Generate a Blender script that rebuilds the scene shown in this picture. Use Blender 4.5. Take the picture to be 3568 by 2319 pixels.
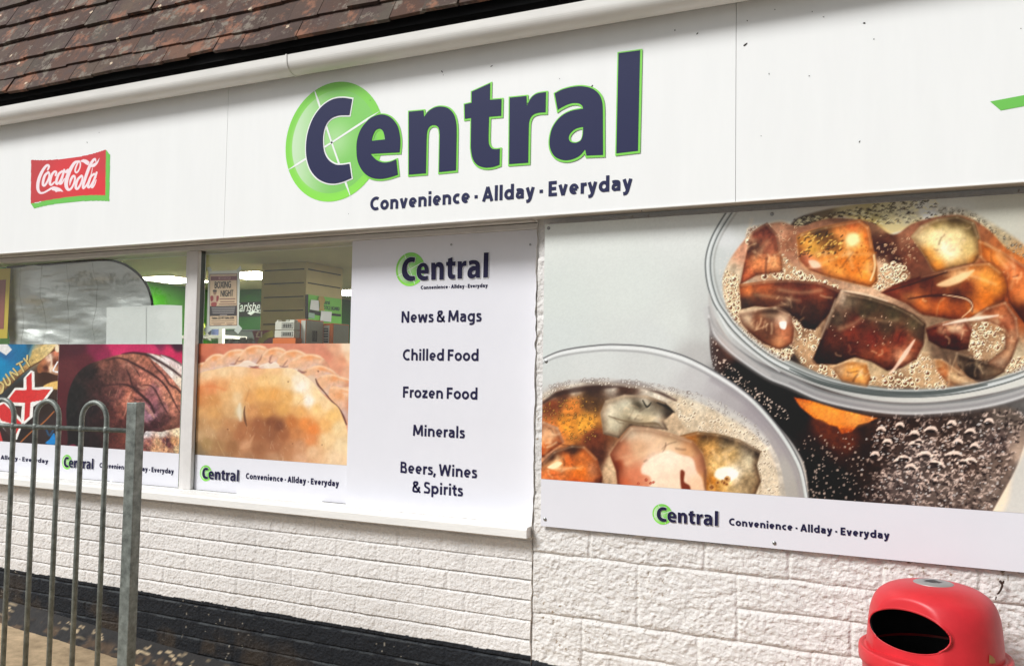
import bpy, bmesh, math, random
import numpy as np
from mathutils import Matrix, Vector
from mathutils.geometry import tessellate_polygon

for o in list(bpy.data.objects):
    bpy.data.objects.remove(o)
S = bpy.context.scene
COL = S.collection
random.seed(7)
rng = np.random.default_rng(11)

# ------------------------------------------------------------------ camera
F, YAW, PITCH, ROLL = 3050.0, 0.44650289, 0.04971626, 0.01650375
PW, PH = 3568.0, 2319.0            # size of the photograph the measurements were taken in
EYE = 1.5                          # eye height above the zero level
DIST = 3.3                         # camera to the face of the stone wall (y = 0)


def axes():
    cy, sy = math.cos(YAW), math.sin(YAW)
    cp, sp = math.cos(PITCH), math.sin(PITCH)
    cr, sr = math.cos(ROLL), math.sin(ROLL)
    r = np.array([cy, sy, 0.0]); f0 = np.array([-sy, cy, 0.0]); u0 = np.array([0, 0, 1.0])
    f = f0 * cp + u0 * sp
    u = u0 * cp - f0 * sp
    return r * cr + u * sr, u * cr - r * sr, f


AR, AU, AF = axes()
CAMP = np.array([0.0, -DIST, EYE])
cd = bpy.data.cameras.new('camera')
cam = bpy.data.objects.new('camera', cd)
COL.objects.link(cam)
cam.matrix_world = Matrix(((AR[0], AU[0], -AF[0], CAMP[0]), (AR[1], AU[1], -AF[1], CAMP[1]),
                           (AR[2], AU[2], -AF[2], CAMP[2]), (0, 0, 0, 1)))
cd.sensor_width = 36.0
cd.sensor_fit = 'HORIZONTAL'
cd.lens = 36.0 * F / PW
cd.clip_start = 0.05
cd.clip_end = 2000
S.camera = cam

# ------------------------------------------------------------------ light
SUN_EL, SUN_AZ = math.radians(42), math.radians(-36)     # azimuth measured from straight out of the wall towards the left
w = bpy.data.worlds.new('World'); S.world = w; w.use_nodes = True
nt = w.node_tree; nt.nodes.clear()
out = nt.nodes.new('ShaderNodeOutputWorld'); bg = nt.nodes.new('ShaderNodeBackground')
sky = nt.nodes.new('ShaderNodeTexSky'); sky.sky_type = 'NISHITA'; sky.sun_disc = False
sky.sun_elevation = SUN_EL; sky.dust_density = 3.0; sky.ozone_density = 1.0; sky.air_density = 1.0
hs = nt.nodes.new('ShaderNodeHueSaturation'); hs.inputs['Saturation'].default_value = 0.25
nt.links.new(sky.outputs[0], hs.inputs['Color']); nt.links.new(hs.outputs[0], bg.inputs['Color'])
bg.inputs['Strength'].default_value = 0.05
nt.links.new(bg.outputs[0], out.inputs['Surface'])
sd = np.array([math.sin(SUN_AZ) * math.cos(SUN_EL), -math.cos(SUN_AZ) * math.cos(SUN_EL), math.sin(SUN_EL)])
sky.sun_rotation = math.atan2(sd[0], sd[1])
sl = bpy.data.lights.new('sun', 'SUN'); sl.energy = 2.7; sl.angle = math.radians(19); sl.color = (1.0, 1.0, 1.0)
so = bpy.data.objects.new('sun', sl); COL.objects.link(so)
so.rotation_euler = Vector(sd).to_track_quat('Z', 'Y').to_euler()
so.location = (sd * 20).tolist()
S.view_settings.view_transform = 'Standard'
S.view_settings.look = 'None'
S.view_settings.exposure = 0.36
S.view_settings.gamma = 1.0
KP = 0.99            # reflectance of the printed papers relative to their photographed tone


# ------------------------------------------------------------------ measuring helpers
def ray(px, py):
    return AF * F + AR * (px - PW / 2) - AU * (py - PH / 2)


def at(px, py, y):
    """point of the plane at depth y seen at photo pixel (px, py)"""
    d = ray(px, py)
    t = (y + DIST) / d[1]
    return CAMP + d * t


def atz(px, py, z):
    d = ray(px, py)
    return CAMP + d * ((z - EYE) / d[2])


def atx(px, py, x):
    d = ray(px, py)
    return CAMP + d * (x / d[0])


def proj(X, Y, Z):
    dx, dy, dz = X - CAMP[0], Y - CAMP[1], Z - CAMP[2]
    a = dx * AR[0] + dy * AR[1] + dz * AR[2]
    b = dx * AU[0] + dy * AU[1] + dz * AU[2]
    c = dx * AF[0] + dy * AF[1] + dz * AF[2]
    return PW / 2 + F * a / c, PH / 2 - F * b / c


# ------------------------------------------------------------------ object helpers
ORG = {}


def tag(o, label=None, cat=None, group=None, kind=None):
    if label: o['label'] = label
    if cat: o['category'] = cat
    if group: o['group'] = group
    if kind: o['kind'] = kind
    return o


def thing(name, loc, label, cat, group=None):
    o = bpy.data.objects.new(name, None)
    o.empty_display_size = 0.1
    COL.objects.link(o)
    o.location = loc
    ORG[o.name] = np.array(loc, float)
    return tag(o, label, cat, group)


def obj(name, verts, faces, m, parent=None, smooth=False, label=None, colors=None):
    v = np.asarray(verts, float).reshape(-1, 3)
    org = ORG[parent.name] if parent else np.zeros(3)
    me = bpy.data.meshes.new(name)
    me.from_pydata((v - org).tolist(), [], [list(map(int, f)) for f in faces])
    if colors is not None:
        a = me.color_attributes.new('print', 'FLOAT_COLOR', 'POINT')
        c = np.ones((len(v), 4), np.float32); c[:, :3] = colors
        a.data.foreach_set('color', c.ravel())
    if smooth:
        me.polygons.foreach_set('use_smooth', [True] * len(me.polygons))
    me.materials.append(m)
    me.update()
    o = bpy.data.objects.new(name, me)
    COL.objects.link(o)
    if parent: o.parent = parent
    ORG[o.name] = org
    if label: o['label'] = label
    return o


def grid_obj(name, P, m, parent=None, colors=None, keep=None, smooth=True):
    """P: (H, W, 3) points -> quad grid"""
    H, W = P.shape[:2]
    org = ORG[parent.name] if parent else np.zeros(3)
    idx = np.arange(H * W).reshape(H, W)
    q = np.stack([idx[:-1, :-1], idx[:-1, 1:], idx[1:, 1:], idx[1:, :-1]], -1).reshape(-1, 4)
    v = P.reshape(-1, 3)
    c = None if colors is None else colors.reshape(-1, 3)
    if keep is not None:
        k = keep.reshape(-1)
        q = q[k[q].all(1)]
        used = np.unique(q)
        re = -np.ones(H * W, int); re[used] = np.arange(len(used))
        q = re[q]; v = v[used]
        if c is not None: c = c[used]
    me = bpy.data.meshes.new(name)
    me.vertices.add(len(v)); me.vertices.foreach_set('co', (v - org).astype(np.float32).ravel())
    me.loops.add(len(q) * 4); me.loops.foreach_set('vertex_index', q.astype(np.int32).ravel())
    me.polygons.add(len(q))
    me.polygons.foreach_set('loop_start', np.arange(0, len(q) * 4, 4, dtype=np.int32))
    me.polygons.foreach_set('loop_total', np.full(len(q), 4, np.int32))
    if smooth: me.polygons.foreach_set('use_smooth', np.ones(len(q), bool))
    me.update(calc_edges=True)
    if c is not None:
        a = me.color_attributes.new('print', 'FLOAT_COLOR', 'POINT')
        cc = np.ones((len(v), 4), np.float32); cc[:, :3] = c
        a.data.foreach_set('color', cc.ravel())
    me.validate()
    me.materials.append(m)
    o = bpy.data.objects.new(name, me); COL.objects.link(o)
    if parent: o.parent = parent
    ORG[o.name] = org
    return o


class MB:
    """collects simple solids into one mesh"""
    def __init__(s): s.v = []; s.f = []

    def add(s, v, f):
        n = len(s.v); s.v += [tuple(map(float, p)) for p in v]; s.f += [[i + n for i in q] for q in f]; return s

    def box(s, x0, x1, y0, y1, z0, z1, b=0.0):
        if b <= 0:
            v = [(x, y, z) for x in (x0, x1) for y in (y0, y1) for z in (z0, z1)]
            f = [(0, 1, 3, 2), (4, 6, 7, 5), (0, 4, 5, 1), (2, 3, 7, 6), (0, 2, 6, 4), (1, 5, 7, 3)]
            return s.add(v, f)
        bm = bmesh.new(); bmesh.ops.create_cube(bm, size=1)
        for q in bm.verts:
            q.co = Vector(((x0 + x1) / 2 + q.co.x * (x1 - x0), (y0 + y1) / 2 + q.co.y * (y1 - y0), (z0 + z1) / 2 + q.co.z * (z1 - z0)))
        bmesh.ops.bevel(bm, geom=bm.edges[:], offset=b, segments=2, profile=0.6, affect='EDGES')
        bm.verts.index_update()
        s.add([q.co[:] for q in bm.verts], [[q.index for q in fc.verts] for fc in bm.faces]); bm.free()
        return s

    def tube(s, pts, r, n=12, cap=True):
        pts = [np.array(p, float) for p in pts]
        rings = []; up = None
        for i, p in enumerate(pts):
            d = pts[min(i + 1, len(pts) - 1)] - pts[max(i - 1, 0)]; d /= np.linalg.norm(d)
            if up is None:
                up = np.array([0, 0, 1.0]) if abs(d[2]) < .9 else np.array([0, 1.0, 0])
            a = np.cross(d, up); a /= np.linalg.norm(a); b = np.cross(a, d); up = b
            rr = r[i] if isinstance(r, (list, tuple)) else r
            rings.append([p + rr * (a * math.cos(t) + b * math.sin(t)) for t in np.linspace(0, 2 * math.pi, n, endpoint=False)])
        v = [q for R in rings for q in R]; f = []
        for i in range(len(pts) - 1):
            for j in range(n):
                k = (j + 1) % n
                f.append((i * n + j, i * n + k, (i + 1) * n + k, (i + 1) * n + j))
        if cap:
            f.append(list(range(n))[::-1]); f.append([(len(pts) - 1) * n + j for j in range(n)])
        return s.add(v, f)

    def prism_x(s, prof, x0, x1):
        """closed (y, z) profile swept along x"""
        n = len(prof)
        v = [(x0, y, z) for y, z in prof] + [(x1, y, z) for y, z in prof]
        f = [(i, (i + 1) % n, n + (i + 1) % n, n + i) for i in range(n)]
        f += [list(range(n))[::-1], [n + i for i in range(n)]]
        return s.add(v, f)

    def build(s, name, m, parent=None, smooth=False, label=None):
        return obj(name, s.v, s.f, m, parent, smooth, label)


# ------------------------------------------------------------------ colour and material helpers
def lin(c, k=1.0):
    c = np.asarray(c, float) / 255.0
    return np.where(c <= 0.04045, c / 12.92, ((c + 0.055) / 1.055) ** 2.4) * k


def nodes(name):
    m = bpy.data.materials.new(name); m.use_nodes = True
    nt = m.node_tree
    return m, nt, nt.nodes['Principled BSDF']


def M(name, col, rough=0.5, metal=0.0, var=0.0, vscale=8.0, bump=0.0, bscale=200.0, col2=None, detail=5, k=1.0, spec=None, emit=0, stretch=None):
    """plain paint/plastic/metal with noise in its colour and a noise bump; col is sRGB 0-255"""
    m, nt, b = nodes(name)
    c = lin(col, k)
    b.inputs['Roughness'].default_value = rough; b.inputs['Metallic'].default_value = metal
    if spec is not None: b.inputs['Specular IOR Level'].default_value = spec
    b.inputs['Base Color'].default_value = (*c, 1)
    tc = nt.nodes.new('ShaderNodeTexCoord')
    src = tc.outputs['Object']
    if stretch:
        mp = nt.nodes.new('ShaderNodeMapping'); mp.inputs['Scale'].default_value = stretch
        nt.links.new(src, mp.inputs['Vector']); src = mp.outputs[0]
    if var or col2 is not None:
        n = nt.nodes.new('ShaderNodeTexNoise'); n.inputs['Scale'].default_value = vscale; n.inputs['Detail'].default_value = detail
        n.inputs['Roughness'].default_value = 0.65
        nt.links.new(src, n.inputs['Vector'])
        r = nt.nodes.new('ShaderNodeValToRGB')
        c2 = lin(col2, k) if col2 is not None else c * (1 - var)
        c1 = c if col2 is not None else np.minimum(c * (1 + var), 0.95)
        r.color_ramp.elements[0].position = 0.32; r.color_ramp.elements[1].position = 0.68
        r.color_ramp.elements[0].color = (*c2, 1); r.color_ramp.elements[1].color = (*c1, 1)
        nt.links.new(n.outputs['Fac'], r.inputs[0]); nt.links.new(r.outputs[0], b.inputs['Base Color'])
    if bump:
        n2 = nt.nodes.new('ShaderNodeTexNoise'); n2.inputs['Scale'].default_value = bscale; n2.inputs['Detail'].default_value = 4
        nt.links.new(src, n2.inputs['Vector'])
        bp = nt.nodes.new('ShaderNodeBump'); bp.inputs['Strength'].default_value = bump; bp.inputs['Distance'].default_value = 0.004
        nt.links.new(n2.outputs['Fac'], bp.inputs['Height']); nt.links.new(bp.outputs[0], b.inputs['Normal'])
    if emit:
        b.inputs['Emission Color'].default_value = (1, 1, 0.97, 1); b.inputs['Emission Strength'].default_value = emit
    return m


def MV(name, rough=0.4, bump=0.0, bscale=150.0, var=0.0, vscale=40.0, spec=None, bdist=0.004):
    """colour from the printed colour attribute"""
    m, nt, b = nodes(name)
    a = nt.nodes.new('ShaderNodeVertexColor'); a.layer_name = 'print'
    b.inputs['Roughness'].default_value = rough
    if spec is not None: b.inputs['Specular IOR Level'].default_value = spec
    src = a.outputs['Color']
    tc = nt.nodes.new('ShaderNodeTexCoord')
    if var:
        n = nt.nodes.new('ShaderNodeTexNoise'); n.inputs['Scale'].default_value = vscale; n.inputs['Detail'].default_value = 6
        n.inputs['Roughness'].default_value = 0.7
        nt.links.new(tc.outputs['Object'], n.inputs['Vector'])
        mr = nt.nodes.new('ShaderNodeMapRange'); mr.inputs[1].default_value = 0.3; mr.inputs[2].default_value = 0.7
        mr.inputs[3].default_value = 1 - var; mr.inputs[4].default_value = 1 + var
        nt.links.new(n.outputs['Fac'], mr.inputs[0])
        mx = nt.nodes.new('ShaderNodeMix'); mx.data_type = 'RGBA'; mx.blend_type = 'MULTIPLY'; mx.inputs[0].default_value = 1
        nt.links.new(src, mx.inputs[6]); nt.links.new(mr.outputs[0], mx.inputs[7]); src = mx.outputs[2]
    nt.links.new(src, b.inputs['Base Color'])
    if bump:
        n2 = nt.nodes.new('ShaderNodeTexNoise'); n2.inputs['Scale'].default_value = bscale; n2.inputs['Detail'].default_value = 5
        nt.links.new(tc.outputs['Object'], n2.inputs['Vector'])
        bp = nt.nodes.new('ShaderNodeBump'); bp.inputs['Strength'].default_value = bump; bp.inputs['Distance'].default_value = bdist
        nt.links.new(n2.outputs['Fac'], bp.inputs['Height']); nt.links.new(bp.outputs[0], b.inputs['Normal'])
    return m


# ------------------------------------------------------------------ numpy noise
def vnoise(u, v, seed=0):
    r = np.random.default_rng(seed).random((256, 256))
    iu = np.floor(u).astype(int); iv = np.floor(v).astype(int)
    fu = u - iu; fv = v - iv
    fu = fu * fu * (3 - 2 * fu); fv = fv * fv * (3 - 2 * fv)
    a = r[iv & 255, iu & 255]; b = r[iv & 255, (iu + 1) & 255]; c = r[(iv + 1) & 255, iu & 255]; d = r[(iv + 1) & 255, (iu + 1) & 255]
    return (a * (1 - fu) + b * fu) * (1 - fv) + (c * (1 - fu) + d * fu) * fv


def fbm(u, v, scale, seed=0, oct=4, gain=0.5):
    s = 0; a = 1; t = 0
    for i in range(oct):
        k = (2 ** i) / scale
        s = s + a * vnoise(u * k + 17.3 * i, v * k + 9.1 * i, seed + i); t += a; a *= gain
    return s / t


def sstep(x, a, b):
    t = np.clip((x - a) / (b - a), 0, 1)
    return t * t * (3 - 2 * t)


# ------------------------------------------------------------------ outlines
def spline(pts, closed=True, sub=6):
    """Catmull-Rom through pts; a point with a third item is a corner"""
    P = [np.array(p[:2], float) for p in pts]; C = [len(p) > 2 for p in pts]
    n = len(P); outp = []
    for i in range(n if closed else n - 1):
        j = (i + 1) % n
        a, b = P[i], P[j]
        if C[i] and C[j]:
            outp.append(a); continue
        p0 = P[i - 1] if (not C[i] and (closed or i > 0)) else a - (b - a) * 0.3
        p3 = P[(j + 1) % n] if (not C[j] and (closed or j < n - 1)) else b + (b - a) * 0.3
        for t in np.linspace(0, 1, sub, endpoint=False):
            outp.append(0.5 * ((2 * a) + (b - p0) * t + (2 * p0 - 5 * a + 4 * b - p3) * t * t + (3 * a - p0 - 3 * b + p3) * t ** 3))
    if not closed: outp.append(P[-1])
    return np.array(outp)


def area(p):
    x, y = p[:, 0], p[:, 1]
    return 0.5 * np.sum(x * np.roll(y, -1) - np.roll(x, -1) * y)


def inflate(p, d):
    """move a closed outline outwards by d (negative: inwards)"""
    s = 1 if area(p) > 0 else -1
    e = np.roll(p, -1, 0) - p
    e = e / np.maximum(np.linalg.norm(e, axis=1, keepdims=True), 1e-9)
    nn = np.stack([e[:, 1], -e[:, 0]], 1) * s
    n0 = np.roll(nn, 1, 0)
    m = nn + n0
    m = m / np.maximum(np.sum(m * m, 1, keepdims=True) / 2, 0.35)
    return p + m * d


def flat(name, loops, y, m, parent=None, colors=None, label=None):
    """filled outline (loops of (x, z); first outer, rest holes) on the plane y"""
    vs = []; k = 0
    groups = []
    for lp in loops:
        groups.append([Vector((p[0], p[1], 0)) for p in lp]); vs += [(p[0], y, p[1]) for p in lp]
    tris = tessellate_polygon(groups)
    V = np.array(vs)
    fs = []
    for t in tris:
        a, b, c = V[t[0]], V[t[1]], V[t[2]]
        cr = (b[0] - a[0]) * (c[2] - a[2]) - (b[2] - a[2]) * (c[0] - a[0])
        fs.append(t if cr > 0 else t[::-1])
    return V, fs


def flat_obj(name, shapes, m, parent, label=None):
    """several filled outlines, each (loops, y), as one mesh"""
    v = []; f = []
    for loops, y in shapes:
        V, fs = flat(name, loops, y, m); n = len(v)
        v += [tuple(p) for p in V]; f += [[i + n for i in t] for t in fs]
    return obj(name, v, f, m, parent, label=label)


_tc = {}


def plain_text(body):
    cu = bpy.data.curves.new('lettering', 'FONT'); cu.body = body; cu.resolution_u = 6; cu.fill_mode = 'FRONT'
    ob = bpy.data.objects.new('lettering', cu); COL.objects.link(ob)
    dg = bpy.context.evaluated_depsgraph_get(); dg.update()
    me = bpy.data.meshes.new_from_object(ob.evaluated_get(dg))
    v = np.array([p.co[:2] for p in me.vertices]); f = [list(p.vertices) for p in me.polygons]
    bpy.data.objects.remove(ob); bpy.data.curves.remove(cu); bpy.data.meshes.remove(me)
    return v, f


XH = plain_text('x')[0][:, 1].max(); CH = plain_text('H')[0][:, 1].max()


def _arc(cx, cy, rx, ry, a0, a1, n=14):
    return [(cx + rx * math.cos(math.radians(t)), cy + ry * math.sin(math.radians(t)), 1) for t in np.linspace(a0, a1, n)]


def glyph(ch, w):
    """(strokes, advance) of one drawn letter; capitals are 100 tall, lower case 72, w = stroke weight"""
    o = w / 2; X = 72.0; K = lambda *p: [(a, b, 1) for a, b in p]
    if ch == ' ': return [], 23
    if ch == 'o': return [_arc(41, 36, 36 - o, 37 - o, 0, 360, 26)], 82
    if ch in 'nh':
        s, r = 8 + o, 75 - o
        return [K((s, 0), (s, X if ch == 'n' else 106)), _arc((s + r) / 2, 44, (r - s) / 2, X + 1 - o - 44, 172, 0, 14) + K((r, 0))], 83
    if ch == 'i': return [K((18, 0), (18, X)), K((18, 84), (18, 84 + w * .95))], 36
    if ch == 'l': return [K((18, 0), (18, 106))], 36
    if ch in 'dpg':
        s = 77 - o; l = 6 + o; rx = (s - l) / 2
        bowl = _arc(l + rx, 36, rx, 37 - o, 0, 360, 24)
        if ch == 'd': return [K((s, 0), (s, 106)), bowl], 85
        if ch == 'g': return [K((s, X), (s, -2)) + _arc(s - rx, -4, rx, 25 - o, 0, -125, 10), bowl], 85
        return [K((85 - s, -28), (85 - s, X)), [(85 - x, y, c) for x, y, c in bowl]], 85
    if ch == 'a':
        s = 66 - o
        return [spline_pts([(12, 65 - o * .6), (24, X - o * .95), (38, X + .5 - o), (52, X - o * 1.3), (s, 46), (s, 30)]) + K((s, 0)),
                spline_pts([(s, 42), (44, 42), (22, 37), (6 + o, 22), (14 + o * .6, o + 3), (30, o - 1.5), (46, o + 3), (s, 18)])], 74
    if ch == 'e': return [_arc(39, 36, 33 - o, 37 - o, 0, 308, 22), K((8 + o * .6, 34), (72 - o, 34))], 77
    if ch == 'c': return [_arc(42, 36, 36 - o, 37 - o, 58, 302, 18)], 67
    if ch == 'C': return [_arc(54, 50, 49 - o, 51 - o, 58, 302, 22)], 87
    if ch == 'v': return [K((4 + o, X), (37, 0)), K((70 - o, X), (37, 0))], 74
    if ch == 'y': return [K((4 + o, X), (37, 4)), K((70 - o, X), (38, -2)) + spline_pts([(38, -2), (28, -18), (10, -22)])], 74
    if ch == 'w': return [K((4 + o, X), (29, 0)), K((29, 0), (54, X - 4)), K((54, X - 4), (79, 0)), K((79, 0), (104 - o, X))], 108
    if ch == 'W': return [K((4 + o, 100), (34, 0)), K((34, 0), (65, 96)), K((65, 96), (96, 0)), K((96, 0), (126 - o, 100))], 130
    if ch == 'A': return [K((4 + o * .9, 0), (46, 100)), K((88 - o * .9, 0), (46, 100)), K((20, 30), (72, 30))], 92
    if ch in 'EF':
        s = 9 + o
        return [K((s, 0), (s, 100)), K((s, 100 - o * .95), (66, 100 - o * .95)), K((s, 50), (62, 50))] + ([K((s, o * .95), (68, o * .95))] if ch == 'E' else []), 74
    if ch == 'B':
        s = 9 + o
        return [K((s, 0), (s, 100)), spline_pts([(s, 100 - o), (40, 100 - o), (60 - o * .4, 92 - o * .5), (66 - o * .5, 76), (56, 57), (40, 53), (s, 53)]),
                spline_pts([(s, 53), (46, 53), (68 - o * .4, 42), (73 - o * .6, 28), (64, 8), (42, o * .95), (s, o * .95)])], 84
    if ch == 'S': return [spline_pts([(65, 92 - o * .7), (46, 101 - o), (24, 96 - o * .6), (13 + o * .6, 76), (24, 60), (42, 51), (60, 40), (67 - o * .6, 25), (56, o), (36, o - 1), (9, o * .6 + 4)])], 76
    if ch == 's': return [spline_pts([(51, 66 - o * .6), (36, X + .5 - o), (20, 67 - o * .4), (13 + o * .3, 54), (22, 43), (34, 37), (47, 29), (51 - o * .3, 18), (42, o * .9), (28, o - 1), (8, o * .6 + 2)])], 59
    if ch == 'r':
        s = 8 + o
        return [K((s, 0), (s, X)), spline_pts([(s, 40), (s + 5, 56), (s + 15, X - o - 1), (49, X - o * .9)])], 51
    if ch == 't': return [spline_pts([(15 + o, 92), (15 + o, 60), (15 + o, 26), (18 + o, o + 4), (32, o - 1), (48, o)]), K((3, X - o * .9), (47, X - o * .9))], 51
    if ch == 'z': return [K((8, X - o), (58, X - o)), K((53, X - o), (13, o)), K((7, o), (60, o))], 66
    if ch == 'N': return [K((9 + o, 0), (9 + o, 100)), K((89 - o, 0), (89 - o, 100)), K((11 + o, 98), (87 - o, 2))], 98
    if ch == 'M': return [K((7 + o, 0), (12 + o, 100)), K((111 - o, 0), (106 - o, 100)), K((13 + o, 98), (59, 14)), K((105 - o, 98), (59, 14))], 118
    if ch == '&': return [spline_pts([(88, 2), (70, 20), (44, 46), (27, 66), (23, 80), (30, 94 - o * .3), (42, 101 - o), (55, 94 - o * .3), (58, 80), (48, 66), (24, 50), (8 + o, 28), (16 + o * .4, o + 2), (38, o - 1), (58, 10), (72, 30), (78, 54)])], 93
    if ch == ',': return [K((20, 16), (9, -18))], 32
    if ch == '\u2022': return [K((8, 38), (32, 38))], 40
    return None


def spline_pts(p): return [(a, b, 1) for a, b in spline(p, False, 5)]


def ribbon(pts, w):
    p = np.array([q[:2] for q in pts], float)
    k = np.concatenate([[True], np.linalg.norm(np.diff(p, axis=0), axis=1) > 1e-6]); p = p[k]
    cl = np.linalg.norm(p[0] - p[-1]) < 1e-3
    d = np.diff(p, axis=0); d /= np.linalg.norm(d, axis=1, keepdims=True)
    nn = np.stack([-d[:, 1], d[:, 0]], 1)
    if cl:
        a = np.concatenate([nn[-1:], nn]); b = np.concatenate([nn, nn[:1]])
    else:
        a = np.concatenate([nn[:1], nn]); b = np.concatenate([nn, nn[-1:]])
    m = a + b; m /= np.maximum((m * m).sum(1, keepdims=True) / 2, .5)
    L, R = p + m * w / 2, p - m * w / 2
    n = len(p); v = np.concatenate([L, R])
    return v, [[n + i, n + i + 1, i + 1, i] for i in range(n - 1)]


def drawn_text(body, w):
    V, Fc, n, x = [], [], 0, 0.0
    for ch in body:
        st, adv = glyph(ch, w)
        for li, s in enumerate(st):
            ww = w if ch not in 'aesgS&B' else w * .93
            v, f = ribbon(s, 23 if ch == '\u2022' else ww)
            V.append(np.stack([v[:, 0] + x, v[:, 1], np.full(len(v), li)], 1)); Fc += [[i + n for i in t] for t in f]; n += len(v)
        x += adv
    return np.concatenate(V), Fc


def text_mesh(body, bold=0.0):
    """letters with a tall lower case and heavy stems (layers of shifted copies); third coordinate = layer"""
    key = (body, bold)
    if key in _tc: return _tc[key]
    if bold > 1:
        _tc[key] = drawn_text(body, bold)
        return _tc[key]
    v, f = plain_text(body)
    z = v[:, 1]; xh2 = 0.765 * CH
    v = np.stack([v[:, 0], np.where(z <= 0, z, np.where(z < XH, z * xh2 / XH, np.where(z < CH, xh2 + (z - XH) * (CH - xh2) / (CH - XH), z)))], 1)
    V, Fc = [], []
    for i, (dx, dz) in enumerate(((-bold, 0), (bold, 0), (-bold * .45, bold * .45), (bold * .45, -bold * .45), (0, 0)) if bold else ((0, 0),)):
        n = len(v) * i
        V.append(np.stack([v[:, 0] + dx, v[:, 1] + dz, np.full(len(v), i)], 1)); Fc += [[k + n for k in t] for t in f]
    _tc[key] = (np.concatenate(V), Fc)
    return _tc[key]


def caps(bold): return (0.0, 100.0) if bold > 1 else (-bold * .45, CH + bold * .45)


def text_pts(body, pl, pr, htop, y, bold=0.012):
    """lettering whose baseline runs from photo pixel pl to pr on plane y and whose capitals are as tall as pl..htop"""
    v, f = text_mesh(body, bold)
    a = at(*pl, y); b = at(*pr, y); t = at(*htop, y)
    z0, z1 = caps(bold)
    x0, x1 = v[:, 0].min(), v[:, 0].max()
    X = a[0] + (v[:, 0] - x0) / (x1 - x0) * (b[0] - a[0])
    Z = (a[2] + b[2]) / 2 + (v[:, 1] - z0) / (z1 - z0) * (t[2] - a[2])
    return np.stack([X, y - v[:, 2] * 0.00012, Z], 1), f


def text_obj(name, items, m, parent, y, bold=0.012, label=None, words=False):
    """one part per line of lettering, or per word"""
    for body, pl, pr, ht in items:
        V, fs = text_pts(body, pl, pr, ht, y, bold)
        if not words:
            obj(name, V, fs, m, parent, label=label); continue
        h = (V[:, 2].max() - V[:, 2].min())
        iv = sorted((min(V[i, 0] for i in t), max(V[i, 0] for i in t)) for t in fs)
        cuts = []; e = iv[0][1]
        for a, b in iv:
            if a - e > h * .165: cuts.append((a + e) / 2)
            e = max(e, b)
        ed = [-1e9] + cuts + [1e9]
        for a, b in zip(ed[:-1], ed[1:]):
            ft = [t for t in fs if a < V[t[0], 0] < b]
            if not ft: continue
            us = sorted({i for t in ft for i in t}); re = {k: n for n, k in enumerate(us)}
            w_ = V[us]
            obj('bullet' if w_[:, 0].max() - w_[:, 0].min() < h * .45 else name, w_, [[re[i] for i in t] for t in ft], m, parent)


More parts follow.
